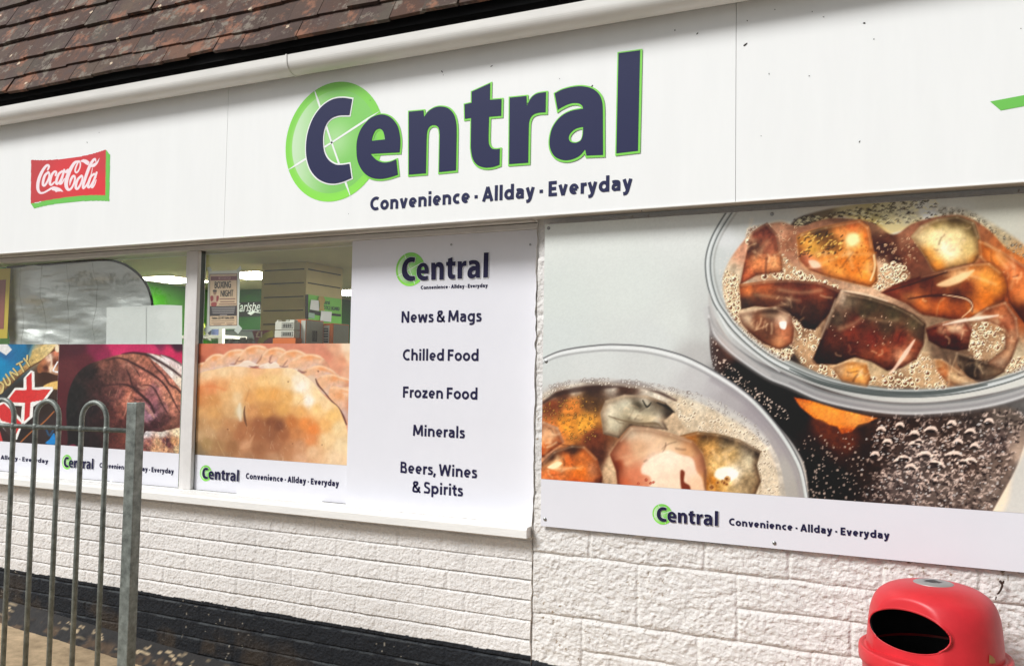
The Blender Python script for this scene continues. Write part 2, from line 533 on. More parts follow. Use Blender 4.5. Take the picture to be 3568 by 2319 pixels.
# ------------------------------------------------------------------ painting of printed artwork
class Canvas:
    """a printed sheet: a regular grid on the plane y, painted in the photo's own outline coordinates"""
    def __init__(s, x0, x1, z0, z1, y, pitch):
        W = int((x1 - x0) / pitch) + 2; H = int((z1 - z0) / pitch) + 2
        s.X, s.Z = np.meshgrid(np.linspace(x0, x1, W), np.linspace(z0, z1, H))
        s.y = y
        s.U, s.V = proj(s.X, y, s.Z)
        s.img = np.zeros((H, W, 3)); s.view(0, 0, 1)

    def view(s, ox, oy, k):
        s.u = (s.U - ox) * k; s.v = (s.V - oy) * k

    def win(s, x0, y0, x1, y1):
        m = (s.u >= x0) & (s.u <= x1) & (s.v >= y0) & (s.v <= y1)
        r = np.where(m.any(1))[0]; c = np.where(m.any(0))[0]
        if len(r) == 0 or len(c) == 0: return None
        return slice(r[0], r[-1] + 1), slice(c[0], c[-1] + 1)

    def mask(s, pts, feather=3.0, smooth=True, grow=0.0):
        p = spline(pts) if smooth else np.array([q[:2] for q in pts], float)
        mg = feather + abs(grow) + 2
        wn = s.win(p[:, 0].min() - mg, p[:, 1].min() - mg, p[:, 0].max() + mg, p[:, 1].max() + mg)
        if wn is None: return None, None
        u = s.u[wn]; v = s.v[wn]
        ins = np.zeros(u.shape, bool); d2 = np.full(u.shape, 1e18)
        for i in range(len(p)):
            ax, ay = p[i - 1]; bx, by = p[i]
            ex, ey = bx - ax, by - ay
            t = np.clip(((u - ax) * ex + (v - ay) * ey) / max(ex * ex + ey * ey, 1e-9), 0, 1)
            d2 = np.minimum(d2, (u - ax - t * ex) ** 2 + (v - ay - t * ey) ** 2)
            if ay != by:
                ins ^= ((ay > v) != (by > v)) & (u < (bx - ax) * (v - ay) / (by - ay) + ax)
        d = np.sqrt(d2) * np.where(ins, -1, 1) - grow
        return wn, sstep(-d, -feather, feather)

    def blend(s, wn, a, col):
        s.img[wn] = s.img[wn] * (1 - a[..., None]) + a[..., None] * (np.asarray(col, float) / 255.0 if not isinstance(col, np.ndarray) or col.ndim == 1 else col)

    def field(s, wn, smp, p=1.6, eps=220.0):
        u = s.u[wn]; v = s.v[wn]
        num = np.zeros(u.shape + (3,)); den = np.zeros(u.shape)
        for x, y, c in smp:
            wt = 1.0 / ((u - x) ** 2 + (v - y) ** 2 + eps) ** p
            num += wt[..., None] * np.array(c) / 255.0; den += wt
        return num / den[..., None]

    def fill(s, smp, p=1.6):
        wn = (slice(None), slice(None)); s.img[:] = s.field(wn, smp, p)

    def tone(s, pts, contrast, tint=(1, 1, 1), pivot=.48, feather=10, sat=-.06):
        wn, m = s.mask(pts, feather)
        c = s.img[wn]; l = c.mean(-1, keepdims=True)
        n = np.clip((pivot + (c - pivot) * contrast + (c - l) * sat) * np.array(tint), .02, 1)
        s.img[wn] = c * (1 - m[..., None]) + n * m[..., None]

    def poly(s, pts, col, feather=3.0, a=1.0, smooth=True, p=1.6, noise=0.0, nscale=20, seed=1, eps=220.0):
        wn, m = s.mask(pts, feather, smooth)
        if wn is None: return
        c = s.field(wn, col, p, eps) if isinstance(col, list) else np.broadcast_to(np.asarray(col, float) / 255.0, m.shape + (3,)).copy()
        if noise:
            n = fbm(s.u[wn], s.v[wn], nscale, seed, 4, .6) - .5
            c = np.clip(c * (1 + noise * n[..., None] * 2), 0, 1)
        s.blend(wn, m * a, c)

    def stroke(s, pts, wd, col, feather=2.0, a=1.0):
        """pts: (x, y[, width]) open curve"""
        P = spline([q[:2] for q in pts], False, 5)
        ws = [q[2] if len(q) > 2 else wd for q in pts]
        Wd = np.interp(np.linspace(0, len(pts) - 1, len(P)), range(len(pts)), ws)
        mg = Wd.max() + feather + 2
        wn = s.win(P[:, 0].min() - mg, P[:, 1].min() - mg, P[:, 0].max() + mg, P[:, 1].max() + mg)
        if wn is None: return
        u = s.u[wn]; v = s.v[wn]
        best = np.full(u.shape, 1e9)
        for i in range(len(P) - 1):
            ax, ay = P[i]; ex, ey = P[i + 1] - P[i]
            t = np.clip(((u - ax) * ex + (v - ay) * ey) / max(ex * ex + ey * ey, 1e-9), 0, 1)
            d = np.hypot(u - ax - t * ex, v - ay - t * ey) - (Wd[i] * (1 - t) + Wd[i + 1] * t) / 2
            best = np.minimum(best, d)
        s.blend(wn, sstep(-best, -feather, feather) * a, np.asarray(col, float))

    def dots(s, region, n, r0, r1, rim, core, seed, a=0.8, hi=None, flatn=1.0, pw=2.0, inner=0.55):
        """foam bubbles or droplets scattered inside region (list of outlines)"""
        g = np.random.default_rng(seed)
        for reg in region:
            p = spline(reg); x0, y0 = p.min(0); x1, y1 = p.max(0)
            pn = np.roll(p, -1, 0)
            cnt = 0
            for _ in range(n * 6):
                if cnt >= n: break
                x = g.uniform(x0, x1); y = g.uniform(y0, y1)
                cr = ((p[:, 1] > y) != (pn[:, 1] > y)) & (x < (pn[:, 0] - p[:, 0]) * (y - p[:, 1]) / np.where(pn[:, 1] == p[:, 1], 1e-9, pn[:, 1] - p[:, 1]) + p[:, 0])
                if cr.sum() % 2 == 0: continue
                cnt += 1
                r = r0 + (r1 - r0) * g.random() ** pw
                wn = s.win(x - r - 3, y - r - 3, x + r + 3, y + r + 3)
                if wn is None: continue
                d = np.hypot((s.u[wn] - x), (s.v[wn] - y) / flatn)
                s.blend(wn, sstep(r - d, -1.2, 1.2) * a, np.asarray(rim, float))
                if core is not None: s.blend(wn, sstep(r * inner - d, -1.2, 1.2) * a, np.asarray(core, float))
                if hi is not None:
                    d2 = np.hypot(s.u[wn] - x + r * .25, s.v[wn] - y + r * .3)
                    s.blend(wn, sstep(r * .3 - d2, -1, 1) * a, np.asarray(hi, float))

    def grain(s, amt, scale, seed=5):
        n = fbm(s.u, s.v, scale, seed, 4, .6) - .5
        s.img = np.clip(s.img * (1 + amt * 2 * n[..., None]), 0, 1)

    def build(s, name, m, parent, keep=None, k=None):
        P = np.stack([s.X, np.full(s.X.shape, s.y), s.Z], -1)
        c = np.clip(lin(s.img * 255.0, KP if k is None else k), 0, 0.92)
        return grid_obj(name, P, m, parent, colors=c, keep=keep)

# ------------------------------------------------------------------ materials
m_white = M('white_sign_sheet', (238, 239, 237), rough=0.42, var=0.014, vscale=5, spec=.25, stretch=(2.2, 2.2, .35))
m_white2 = M('white_board', (224, 224, 230), rough=0.35, var=0.015, vscale=4)
m_trim = M('white_trim', (238, 238, 234), rough=0.4)
m_soffit = M('soffit_paint', (196, 192, 184), rough=0.6, var=0.12, vscale=5, bump=0.15, bscale=60, stretch=(1, 6, 6))
m_frame = M('window_paint', (214, 211, 208), rough=0.45, var=0.05, vscale=14, bump=0.12, bscale=45)
m_sill = M('sill_paint', (234, 233, 229), rough=0.5, var=0.05, vscale=18, bump=0.3, bscale=60, stretch=(0.4, 3, 3))
m_gutter = M('gutter_plastic', (226, 224, 218), rough=0.3, var=0.06, vscale=6, stretch=(0.6, 4, 4))
m_black = M('black_board', (22, 22, 24), rough=0.8)
m_navy = M('navy_vinyl', (38, 42, 78), rough=0.5, spec=.2)
m_ink = M('dark_navy_ink', (32, 30, 64), rough=0.5, spec=.2)
m_green = M('lime_vinyl', (126, 214, 76), rough=0.35)
m_grn2 = M('green_print', (112, 196, 84), rough=0.4)
m_whitev = M('white_vinyl', (240, 242, 240), rough=0.35)
m_print = MV('printed_sheet', rough=0.33)
m_disc = MV('printed_disc', rough=0.35)
m_brick = MV('painted_brick', rough=0.7, bump=1.0, bscale=80, var=0.05, vscale=60, spec=.2, bdist=.0075)
m_stone = MV('painted_stone', rough=0.7, bump=1.0, bscale=75, var=0.05, vscale=45, spec=.2, bdist=.0075)
m_screw = M('screw_steel', (150, 150, 148), rough=0.35, metal=0.8)
m_galv = M('galvanised_steel', (128, 133, 127), rough=0.52, metal=0.45, var=0.40, vscale=34, bump=0.12, bscale=90)
m_red = M('red_plastic', (203, 42, 50), rough=0.42, var=0.10, vscale=9, bump=0.05, bscale=260, detail=10)
m_liner_shade = M('liner_and_hood_shade', (40, 38, 40), rough=0.7, var=0.3, vscale=20)
m_speck = M('dead_insect', (40, 36, 34), rough=0.8)
m_ground = M('asphalt', (112, 112, 110), rough=0.9, var=0.2, vscale=14, bump=0.5, bscale=160, detail=9)
m_path = M('tan_paving', (214, 188, 152), rough=0.85, vscale=9, bump=0.5, bscale=120, col2=(150, 130, 102), detail=9)
m_fillet = M('worn_mortar', (52, 48, 44), rough=0.85, bump=0.8, bscale=60, col2=(34, 33, 33), vscale=16)
m_patch = M('bare_mortar', (206, 186, 150), rough=0.9, var=0.15, vscale=60, bump=0.6, bscale=90)
m_ceil = M('ceiling_tile', (186, 176, 132), rough=0.8, var=0.06, vscale=3)
m_inwall = M('lime_wall_paint', (54, 122, 18), rough=0.5)
m_inwall2 = M('green_wall_paint', (30, 84, 28), rough=0.5)
m_cream = M('cream_panel', (196, 178, 126), rough=0.55, var=0.07, vscale=4)
m_floor = M('shop_floor', (120, 112, 100), rough=0.5)
m_lamp = M('light_panel', (255, 255, 250), emit=30.0)

# ------------------------------------------------------------------ ground and street
def zg(x):
    x = np.clip(x, -9.0, 0.5)
    return 0.094 - 0.0598 * (x + 4.77) + 0.020 * np.maximum(x + 2.2, 0)


gx = np.concatenate([np.linspace(-260, -12, 24), np.linspace(-11, 6, 70), np.linspace(8, 260, 24)])
gy = np.concatenate([np.linspace(-260, -8, 22), np.linspace(-7, 0.3, 24), np.linspace(8, 260, 14)])
GX, GY = np.meshgrid(gx, gy)
g = grid_obj('ground', np.stack([GX, GY, zg(GX)], -1)[:, :], m_ground)
g.data.flip_normals() if g.data.polygons[0].normal.z < 0 else None
tag(g, kind='structure')
fx, fy = np.meshgrid(np.linspace(-11, 4, 80), np.linspace(-1.7, 0.2, 12))
fp = grid_obj('footpath', np.stack([fx, fy, zg(fx) + 0.004], -1), m_path)
tag(fp, kind='structure')

# ------------------------------------------------------------------ the shop
Y_FASCIA, Y_WIN, Y_POST = -0.105, 0.06, 0.086
Z_SOF = EYE + 0.650
shop = thing('shop_building', (-1.47, 0.0, 0.0), 'white painted brick shop front with a brown tiled roof and a black painted base', 'shop')

# painted brick under the window -------------------------------------------------
BH, BL = 0.0805, 0.232


def brick_h(X, Z):
    zr = (Z - EYE + 0.750) / BH
    row = np.floor(zr).astype(int); t = zr - row
    wob = (fbm(X, Z, 0.25, 3) - .5) * 0.05
    t = np.clip(t + wob, 0, 1)
    jr = np.random.default_rng(5).random((64, 128)) - .5
    xb = X / BL + 0.5 * (row & 1) + 0.13
    k = np.round(xb).astype(int)
    dx = np.abs(xb - k + jr[row & 63, k & 127] * 0.16) * BL
    mort = 0.13
    h = np.where(t > 1 - mort, -0.0120 * np.clip((t - 1 + mort) / mort, 0, 1) ** 1.3, 0.0)
    hv = -0.0030 * (1 - sstep(dx, 0.004, 0.009))
    brick = t <= 1 - mort
    h = np.where(brick, h + hv, h)
    bump = (fbm(X, Z, 0.018, 9, 3, .7) - .5) * 0.0062 + (fbm(X, Z, .09, 10, 3) - .5) * .004
    h = h + bump * np.where(brick, sstep(dx, 0.002, 0.012), 0.25)
    h = h + (jr[(row + 7) & 63, k & 127]) * 0.0016 * brick
    return h, t, brick


Y_BRICK = 0.010
xs = np.arange(-7.2, -1.468, 0.0062); zs = np.concatenate([np.arange(0.02, 0.90, 0.0034)])
X, Z = np.meshgrid(xs, zs)
Hh, T, BR = brick_h(X, Z)
edge = EYE - 1.134 + (fbm(X, Z, 0.16, 21) - .5) * 0.012 + (fbm(X, Z, 0.018, 22) - .5) * 0.005
black = Z < edge
wcol = np.broadcast_to(lin((223, 220, 217)), X.shape + (3,)).copy()
dirt = sstep(fbm(X, Z, 0.35, 31, 5), .52, .72)[..., None]
wcol *= 1 - 0.10 * dirt
seamd = sstep(T, 0.985, 1.0) * 0.25
wcol *= 1 - seamd[..., None]
bcol = np.broadcast_to(lin((31, 34, 39)), X.shape + (3,)).copy()
worn = (sstep(T, .80, .87) * (1 - sstep(T, .90, .97)))[..., None] * sstep(fbm(X, Z, 0.05, 41), .35, .65)[..., None]
bcol = bcol + worn * lin((84, 88, 88)) * 0.45
low = sstep(-(Z - zg(X)), -0.36, -0.10)[..., None]
mud = sstep(fbm(X, Z, 0.16, 51, 5), .5, .7)[..., None] * low
bcol = bcol * (1 - mud * .5) + lin((92, 78, 62)) * mud * .35
flake = sstep(fbm(X, Z, 0.014, 61, 3), .79, .82)[..., None] * sstep(fbm(X, Z, .3, 62), .58, .66)[..., None]
bcol = bcol * (1 - flake) + lin((150, 144, 132)) * flake
P = np.stack([X, Y_BRICK - Hh, Z], -1)
zcut = EYE - 1.165
i = int(np.searchsorted(zs, zcut))
colr = np.where(black[..., None], bcol, wcol)
grid_obj('brick_wall', P[i:], m_brick, shop, colors=colr[i:])
grid_obj('plinth', P[:i + 1], m_brick, shop, colors=colr[:i + 1])
body = MB()
body.box(-7.2, -1.47, 0.03, 0.22, -0.4, 0.848)
body.build('wall_core', m_frame, shop)

# rock faced stone pier -----------------------------------------------------------
blocks = []
C3 = 3 * BH
zl = EYE - 0.7085                      # a main bed joint
xa = at(2225, 1990, 0)[0]
xb_ = at(2030, 2200, 0)[0]
gB = random.Random(4)
for r in range(-5, 7):
    z0 = zl - (r + 1) * C3 if r >= 0 else zl - (r + 1) * C3
    z1 = z0 + C3
    x = -1.47
    first = {0: xa, 1: xb_}.get(r)
    full = r in (0, 1) or gB.random() < .5
    while x < 2.6:
        wdt = gB.uniform(.24, .5)
        x1 = first if first else x + wdt
        first = None
        if full:
            blocks.append((x, x1, z0, z1))
        else:
            zm = z0 + C3 * 0.5
            x2 = x1 + gB.uniform(.1, .5)
            cut = [x, x + (x2 - x) * gB.uniform(.35, .65), x2]
            blocks.append((x, cut[1], z0, zm)); blocks.append((cut[1], x2, z0, zm))
            cut = x + (x2 - x) * gB.uniform(.2, .8)
            blocks.append((x, cut, zm, z1)); blocks.append((cut, x2, zm, z1))
            x1 = x2
        x = x1; full = not full if gB.random() < .75 else full
xs = np.arange(-1.47, 1.6, 0.0040); zs = np.concatenate([np.arange(-0.45, 0.10, 0.008), np.arange(0.10, 0.97, 0.0034), np.arange(0.97, 2.17, 0.0075)])
X, Z = np.meshgrid(xs, zs)
Xw = X + (fbm(X, Z, .09, 71) - .5) * 0.010; Zw = Z + (fbm(X, Z, .11, 72) - .5) * 0.010
dl = np.zeros(X.shape); dvv = np.zeros(X.shape); dhh = np.zeros(X.shape); up = np.full(X.shape, 1.0); rnd = np.zeros(X.shape); tilt = np.zeros(X.shape)
for (a, b, c, d) in blocks:
    j = slice(*np.searchsorted(xs, [a - .02, b + .02])); k = slice(*np.searchsorted(zs, [c - .02, d + .02]))
    u = Xw[k, j]; v = Zw[k, j]
    dd = np.minimum(np.minimum(u - a, b - u), np.minimum(v - c, d - v))
    ins = dd > dl[k, j]
    dl[k, j] = np.where(ins, dd, dl[k, j]); dhh[k, j] = np.where(ins, np.minimum(u - a, b - u), dhh[k, j]); dvv[k, j] = np.where(ins, v - c, dvv[k, j])
    up[k, j] = np.where(ins, (d - v), up[k, j])
    rnd[k, j] = np.where(ins, gB.uniform(-.5, .5), rnd[k, j])
    tilt[k, j] = np.where(ins, (u - (a + b) / 2) * gB.uniform(-.04, .04) + (v - (c + d) / 2) * gB.uniform(-.06, .06), tilt[k, j])
q = 0.35 * X + Z; q2 = X - 0.5 * Z
ridge = lambda n_: 1 - np.abs(n_ - .5) * 2
rock = (ridge(fbm(q2, q * 1.7, .075, 81, 4, .55)) - .6) * 0.016 + (ridge(fbm(q2, q * 1.5, .026, 82, 3, .6)) - .6) * 0.012 + (vnoise(X / .009, Z / .009, 84) - .5) * .0030 + (fbm(X, Z, .18, 83, 3) - .5) * 0.010
inner = sstep(dvv, 0.001, 0.010) * (.25 + .75 * sstep(dhh, 0.003, 0.011))
Hs = inner * np.minimum(rock * .55 + tilt * .25 + rnd * 0.002, 0.017) + 0.0035 * sstep(dhh, 0, .008)
# sloped bed joints: deepest directly under the block above
top_gap = np.clip((up - 0.0) / 0.014, 0, 1)
Hs = np.where(up < .014, np.minimum(Hs, .004) - 0.007 * (1 - top_gap) ** 1.2, Hs)
scol = np.broadcast_to(lin((221, 218, 214)), X.shape + (3,)).copy()
st = sstep(fbm(X, Z, .4, 91, 5), .5, .75)[..., None]
scol *= 1 - 0.08 * st
chip = sstep(fbm(X, Z, .014, 92, 3), .76, .80)[..., None] * sstep(fbm(X, Z, .25, 93), .5, .62)[..., None]
scol = scol * (1 - chip) + lin((150, 132, 112)) * chip
bl = (Z < EYE - 1.140 + (fbm(X, Z, .1, 94) - .5) * 0.03)[..., None]
scol = np.where(bl, lin((38, 41, 46)) * np.ones(3), scol)
grid_obj('stone_pier', np.stack([X, -Hs, Z], -1), m_stone, shop, colors=scol)
# rough left return of the stone work
yy = np.arange(-0.012, 0.12, 0.004)
n_ = len(zs)
ret = np.stack([np.stack([np.full(n_, -1.468) - (vnoise(zs * 30, np.full(n_, t * 40), 5) - .5) * 0.010, np.full(n_, t), zs], -1) for t in yy[::-1]], 1)
retc = np.broadcast_to(lin((230, 227, 221)), ret.shape).copy()
grid_obj('pier_return', ret, m_stone, shop, colors=retc)
MB().box(-1.455, 1.6, 0.04, 0.22, -0.45, 2.17).build('pier_core', m_frame, shop)

# mortar fillet along the foot of the wall -----------------------------------------
xs = np.arange(-7.2, -1.45, 0.012); ts = np.linspace(0, 1, 14)
X, Tt = np.meshgrid(xs, ts)
rad = 0.085 + (fbm(X, X * 0 + 3, .3, 101) - .5) * 0.03
FY = 0.008 - rad * (1 - Tt) * 1.0; FZ = zg(X) + 0.100 * Tt ** 1.4
ns = (fbm(X, Tt * .12, .03, 102, 4) - .5) * 0.022 * np.sin(np.pi * Tt)
fcol = np.broadcast_to(lin((38, 37, 37)), X.shape + (3,)).copy()
pt = (sstep(fbm(X * .55, Tt * .30, .022, 103, 4), .645, .68) * sstep(fbm(X, Tt * .1, .5, 104), .44, .55) * sstep(Tt, .40, .55) * (1 - sstep(Tt, .88, .97)))[..., None]
br = sstep(fbm(X, Tt * .12, .05, 105, 4), .48, .6)[..., None] * sstep(.75 - Tt, 0, .3)[..., None]
fcol = fcol * (1 - br * .7) + lin((96, 76, 56)) * br * .7
fcol = fcol * (1 - pt) + lin((186, 166, 134)) * pt
grid_obj('base_fillet', np.stack([X, FY - ns * .7, FZ + ns], -1), MV('fillet_mortar', rough=.85, bump=.7, bscale=70, var=.15, vscale=30), shop, colors=fcol)

# window: sill, frame, mullions, panes ---------------------------------------------
ZS = EYE - 0.608

prof = [(-0.055, EYE - 0.650), (-0.0555, ZS - 0.010), (-0.052, ZS - 0.003), (-0.044, ZS), (0.12, ZS + 0.006), (0.12, EYE - 0.650)]
sill = MB().prism_x(prof, -7.2, -1.474).build('window_sill', m_sill, shop)
ZH = EYE + 0.627
gS = random.Random(12); x = -6.2; ck = MB()
while x < -1.5:
    L_ = gS.uniform(.08, .5)
    ck = MB()
    if gS.random() < .92: ck.box(x, min(x + L_, -1.48), Y_POST - .0115, Y_POST - .0035, ZS + .0042, ZS + .0052 + gS.uniform(0, .0007))
    if ck.v: ck.build('open_joint', m_black, sill)
    x += L_ + gS.uniform(.003, .03)
xm0 = (at(656, 881, Y_WIN)[0] + at(642, 1500, Y_WIN)[0]) / 2
xm1 = (at(688.6, 872, Y_WIN)[0] + at(671.8, 1500, Y_WIN)[0]) / 2
xbead = xm0 - 0.032
win = MB()
win.box(-7.2, -1.47, Y_WIN - 0.010, 0.22, ZH, Z_SOF - 0.002)
frame = win.build('window_frame', m_frame, shop)
MB().box(xm0, xm1, Y_WIN, 0.084, ZS + 0.004, ZH - 0.001, b=0.004).build('mullion', m_frame, frame)
MB().box(xm0 + .004, xm1 - .0005, 0.0845, 0.112, ZS + 0.004, ZH - 0.001).build('window_seal', M('dark_seal', (70, 76, 72), rough=.6), frame)
MB().box(xbead, xm0 - 0.002, Y_WIN + 0.012, 0.18, ZS + 0.004, ZH - 0.002, b=0.003).build('glazing_bead', m_frame, frame)
MB().box(-6.30, -6.21, Y_WIN, 0.20, ZS + 0.004, ZH - 0.001, b=0.004).build('mullion', m_frame, frame)
XS0 = (at(1225, 850, 0.075)[0] + at(1212, 1620, 0.075)[0]) / 2        # left edge of the white services board
m_glass, gnt, gb = nodes('window_glass')
gnt.nodes.remove(gb)
go = gnt.nodes['Material Output']
tr = gnt.nodes.new('ShaderNodeBsdfTransparent'); gl = gnt.nodes.new('ShaderNodeBsdfGlossy'); mx = gnt.nodes.new('ShaderNodeMixShader'); fr = gnt.nodes.new('ShaderNodeLayerWeight')
tr.inputs[0].default_value = (0.93, 0.96, 0.93, 1); gl.inputs['Roughness'].default_value = 0.0; fp5 = gnt.nodes.new('ShaderNodeMath'); fp5.operation = 'POWER'; fp5.inputs[1].default_value = 5
fma = gnt.nodes.new('ShaderNodeMath'); fma.operation = 'MULTIPLY_ADD'; fma.inputs[1].default_value = .90; fma.inputs[2].default_value = .092
gnt.links.new(fr.outputs['Facing'], fp5.inputs[0]); gnt.links.new(fp5.outputs[0], fma.inputs[0])
gnt.links.new(fma.outputs[0], mx.inputs[0]); gnt.links.new(tr.outputs[0], mx.inputs[1]); gnt.links.new(gl.outputs[0], mx.inputs[2]); gnt.links.new(mx.outputs[0], go.inputs[0])
YG = 0.100
for a, b in ((-6.21, xbead), (xm1, -1.475), (-7.2, -6.30)):
    obj('pane', [(a, YG, ZS), (b, YG, ZS), (b, YG, ZH), (a, YG, ZH)], [(0, 1, 2, 3)], m_glass, frame)

# soffit, hidden backing, header
MB().box(-7.2, 2.6, Y_FASCIA + 0.012, Y_WIN - 0.011, Z_SOF + 0.001, Z_SOF + 0.02).build('soffit', m_soffit, shop)
for x0_, x1_ in ((-7.2, -1.48),):
    MB().box(x0_, x1_, -0.03, -0.006, Z_SOF - 0.0055, Z_SOF + 0.0005).build('soffit_strip', m_soffit, shop)
MB().box(-7.2, 2.6, -0.085, -0.02, Z_SOF + 0.03, EYE + 1.62).build('dark_gap_backing', m_black, shop)  # backing coloured black to stand for the shaded gap around the gutter
MB().box(-7.2, 2.6, 0.052, 0.20, Z_SOF + 0.021, EYE + 1.62).build('lintel', m_black, shop)
MB().box(-7.2, 2.6, -0.02, 0.05, EYE + 1.4, EYE + 1.62).build('eaves_soffit', m_black, shop)

# gutter --------------------------------------------------------------------------
gc_y, gc_z, gr = -0.163, EYE + 1.418, 0.056
prof = []
for t in np.linspace(0, math.pi, 22):
    prof.append((gc_y + gr * math.cos(t), gc_z - gr * 0.92 * math.sin(t) + 0.0))
prof = [(gc_y + gr, gc_z + 0.018)] + prof + [(gc_y - gr - 0.001, gc_z + 0.026), (gc_y - gr + 0.006, gc_z + 0.027), (gc_y - gr + 0.007, gc_z + 0.016)]
inn = [(gc_y + (gr - .005) * math.cos(t), gc_z - (gr - .005) * 0.92 * math.sin(t)) for t in np.linspace(math.pi, 0, 14)]
prof = prof + inn[0:] + [(gc_y + gr - .005, gc_z + 0.018)]
gut = MB().prism_x(prof, -7.3, 2.6).build('gutter', m_gutter, shop, smooth=False)
for px_ in (1002,):
    xj = at(px_, 230, -0.21)[0]
    pj = [(gc_y + (gr + .0035) * math.cos(t), gc_z - (gr + .0035) * 0.92 * math.sin(t)) for t in np.linspace(0.2, math.pi, 22)] + [(gc_y - gr - .0045, gc_z + .028), (gc_y - gr, gc_z + .028)]
    pj += [(gc_y + (gr + .0002) * math.cos(t), gc_z - (gr + .0002) * 0.92 * math.sin(t)) for t in np.linspace(math.pi, 0.2, 22)]
    MB().prism_x(pj, xj - .004, xj + .004).build('gutter_joint', m_gutter, gut)

# tiled roof -----------------------------------------------------------------------
AL = math.radians(68)
ye, ze = -0.172, at(0, 339.5, -0.172)[2]
ca, sa = math.cos(AL), math.sin(AL)
rows_px = (339.5, 294, 237, 171, 109, 45)
srow = []
for ry in rows_px:
    d = ray(0, ry); Zs = d[2] / d[1]
    srow.append((Zs * (DIST + ye) - (ze - EYE)) / (sa - Zs * ca))
gauge = (srow[-1] - srow[1]) / 4
while len(srow) < 15: srow.append(srow[-1] + gauge)
tv, tf, tcl = [], [], []
pal = [(112, 72, 54), (98, 64, 50), (88, 68, 58), (104, 84, 68), (118, 76, 54), (96, 84, 72), (84, 60, 50), (124, 84, 62), (100, 92, 80)]
gR = random.Random(3)
TW = 0.168
U_ = np.array([0, ca, sa]); N_ = np.array([0, -sa, ca])
for r, s0 in enumerate(srow):
    x = -7.3 + (TW / 2 if r & 1 else 0)
    while x < 2.6:
        wj = TW - 0.0016 + gR.uniform(-.001, .001)
        lift = gR.uniform(0, .005) + (0.008 if gR.random() < .10 else 0); sj = gR.uniform(-.004, .004) + .006 * math.sin(x * 3.1 + r * 1.7) + .004 * math.sin(x * 7.3 + r); sk = gR.uniform(-.006, .006)
        base = np.array([0, ye, ze])
        th = 0.017 + gR.uniform(0, .003)
        def pt(dx, s_, n_): return tuple(base + U_ * s_ + N_ * n_ + np.array([x + dx, 0, 0]))
        n0 = 0.033 + lift; n1 = 0.001
        L_ = gauge * 1.9
        v = [pt(0, s0 + sj, n0 - th), pt(wj, s0 + sj + sk, n0 - th), pt(wj, s0 + sj + sk, n0), pt(0, s0 + sj, n0),
             pt(0, s0 + L_, n1 - th), pt(wj, s0 + L_, n1 - th), pt(wj, s0 + L_, n1), pt(0, s0 + L_, n1)]
        k = len(tv); tv += v
        tf += [[k, k + 1, k + 2, k + 3], [k + 3, k + 2, k + 6, k + 7], [k, k + 3, k + 7, k + 4], [k + 1, k + 5, k + 6, k + 2], [k, k + 4, k + 5, k + 1]]
        c = (lin(gR.choice(pal)) * .6 + lin((92, 74, 62)) * .4) * gR.uniform(.56, .86)
        tcl += [c] * 8
        x += TW
m_tile, tnt, tb = nodes('weathered_clay_tile')
a = tnt.nodes.new('ShaderNodeVertexColor'); a.layer_name = 'print'
tb.inputs['Roughness'].default_value = .85
tcn = tnt.nodes.new('ShaderNodeTexCoord')


def nz(scale, detail=6, rough=.65):
    n = tnt.nodes.new('ShaderNodeTexNoise'); n.inputs['Scale'].default_value = scale; n.inputs['Detail'].default_value = detail; n.inputs['Roughness'].default_value = rough
    tnt.links.new(tcn.outputs['Object'], n.inputs['Vector']); return n


def ramp(src, lo, hi):
    m_ = tnt.nodes.new('ShaderNodeMapRange'); m_.interpolation_type = 'SMOOTHSTEP'
    m_.inputs[1].default_value = lo; m_.inputs[2].default_value = hi
    tnt.links.new(src, m_.inputs[0]); return m_.outputs[0]


def mixc(fac, c1, c2, mode='MIX'):
    m_ = tnt.nodes.new('ShaderNodeMix'); m_.data_type = 'RGBA'; m_.blend_type = mode
    if isinstance(fac, (int, float)): m_.inputs[0].default_value = fac
    else: tnt.links.new(fac, m_.inputs[0])
    for i_, c_ in ((6, c1), (7, c2)):
        if isinstance(c_, tuple): m_.inputs[i_].default_value = (*c_, 1)
        else: tnt.links.new(c_, m_.inputs[i_])
    return m_.outputs[2]


base = a.outputs['Color']
base = mixc(ramp(nz(7).outputs['Fac'], .42, .62), base, tuple(lin((76, 58, 52))))
base = mixc(ramp(nz(8.5, 8, .68).outputs['Fac'], .52, .64), base, tuple(lin((136, 92, 70))))
base = mixc(ramp(nz(11, 9, .72).outputs['Fac'], .53, .63), base, tuple(lin((122, 112, 100))))
base = mixc(ramp(nz(38, 8, .8).outputs['Fac'], .55, .68), base, tuple(lin((46, 34, 30))))
vo = tnt.nodes.new('ShaderNodeTexVoronoi'); vo.inputs['Scale'].default_value = 7.5; vo.inputs['Randomness'].default_value = 1
ad = tnt.nodes.new('ShaderNodeVectorMath'); ad.operation = 'ADD'
sc_ = tnt.nodes.new('ShaderNodeVectorMath'); sc_.operation = 'SCALE'; sc_.inputs[3].default_value = .03
tnt.links.new(nz(60, 3).outputs['Color'], sc_.inputs[0]); tnt.links.new(tcn.outputs['Object'], ad.inputs[0]); tnt.links.new(sc_.outputs[0], ad.inputs[1])
tnt.links.new(ad.outputs[0], vo.inputs['Vector'])
inv = tnt.nodes.new('ShaderNodeMath'); inv.operation = 'SUBTRACT'; inv.inputs[0].default_value = 1.0
tnt.links.new(vo.outputs['Distance'], inv.inputs[1])
base = mixc(ramp(inv.outputs[0], .90, .93), base, tuple(lin((204, 184, 158))))
base = mixc(ramp(nz(5.5, 7, .7).outputs['Fac'], .66, .74), base, tuple(lin((160, 112, 46))))
tnt.links.new(base, tb.inputs['Base Color'])
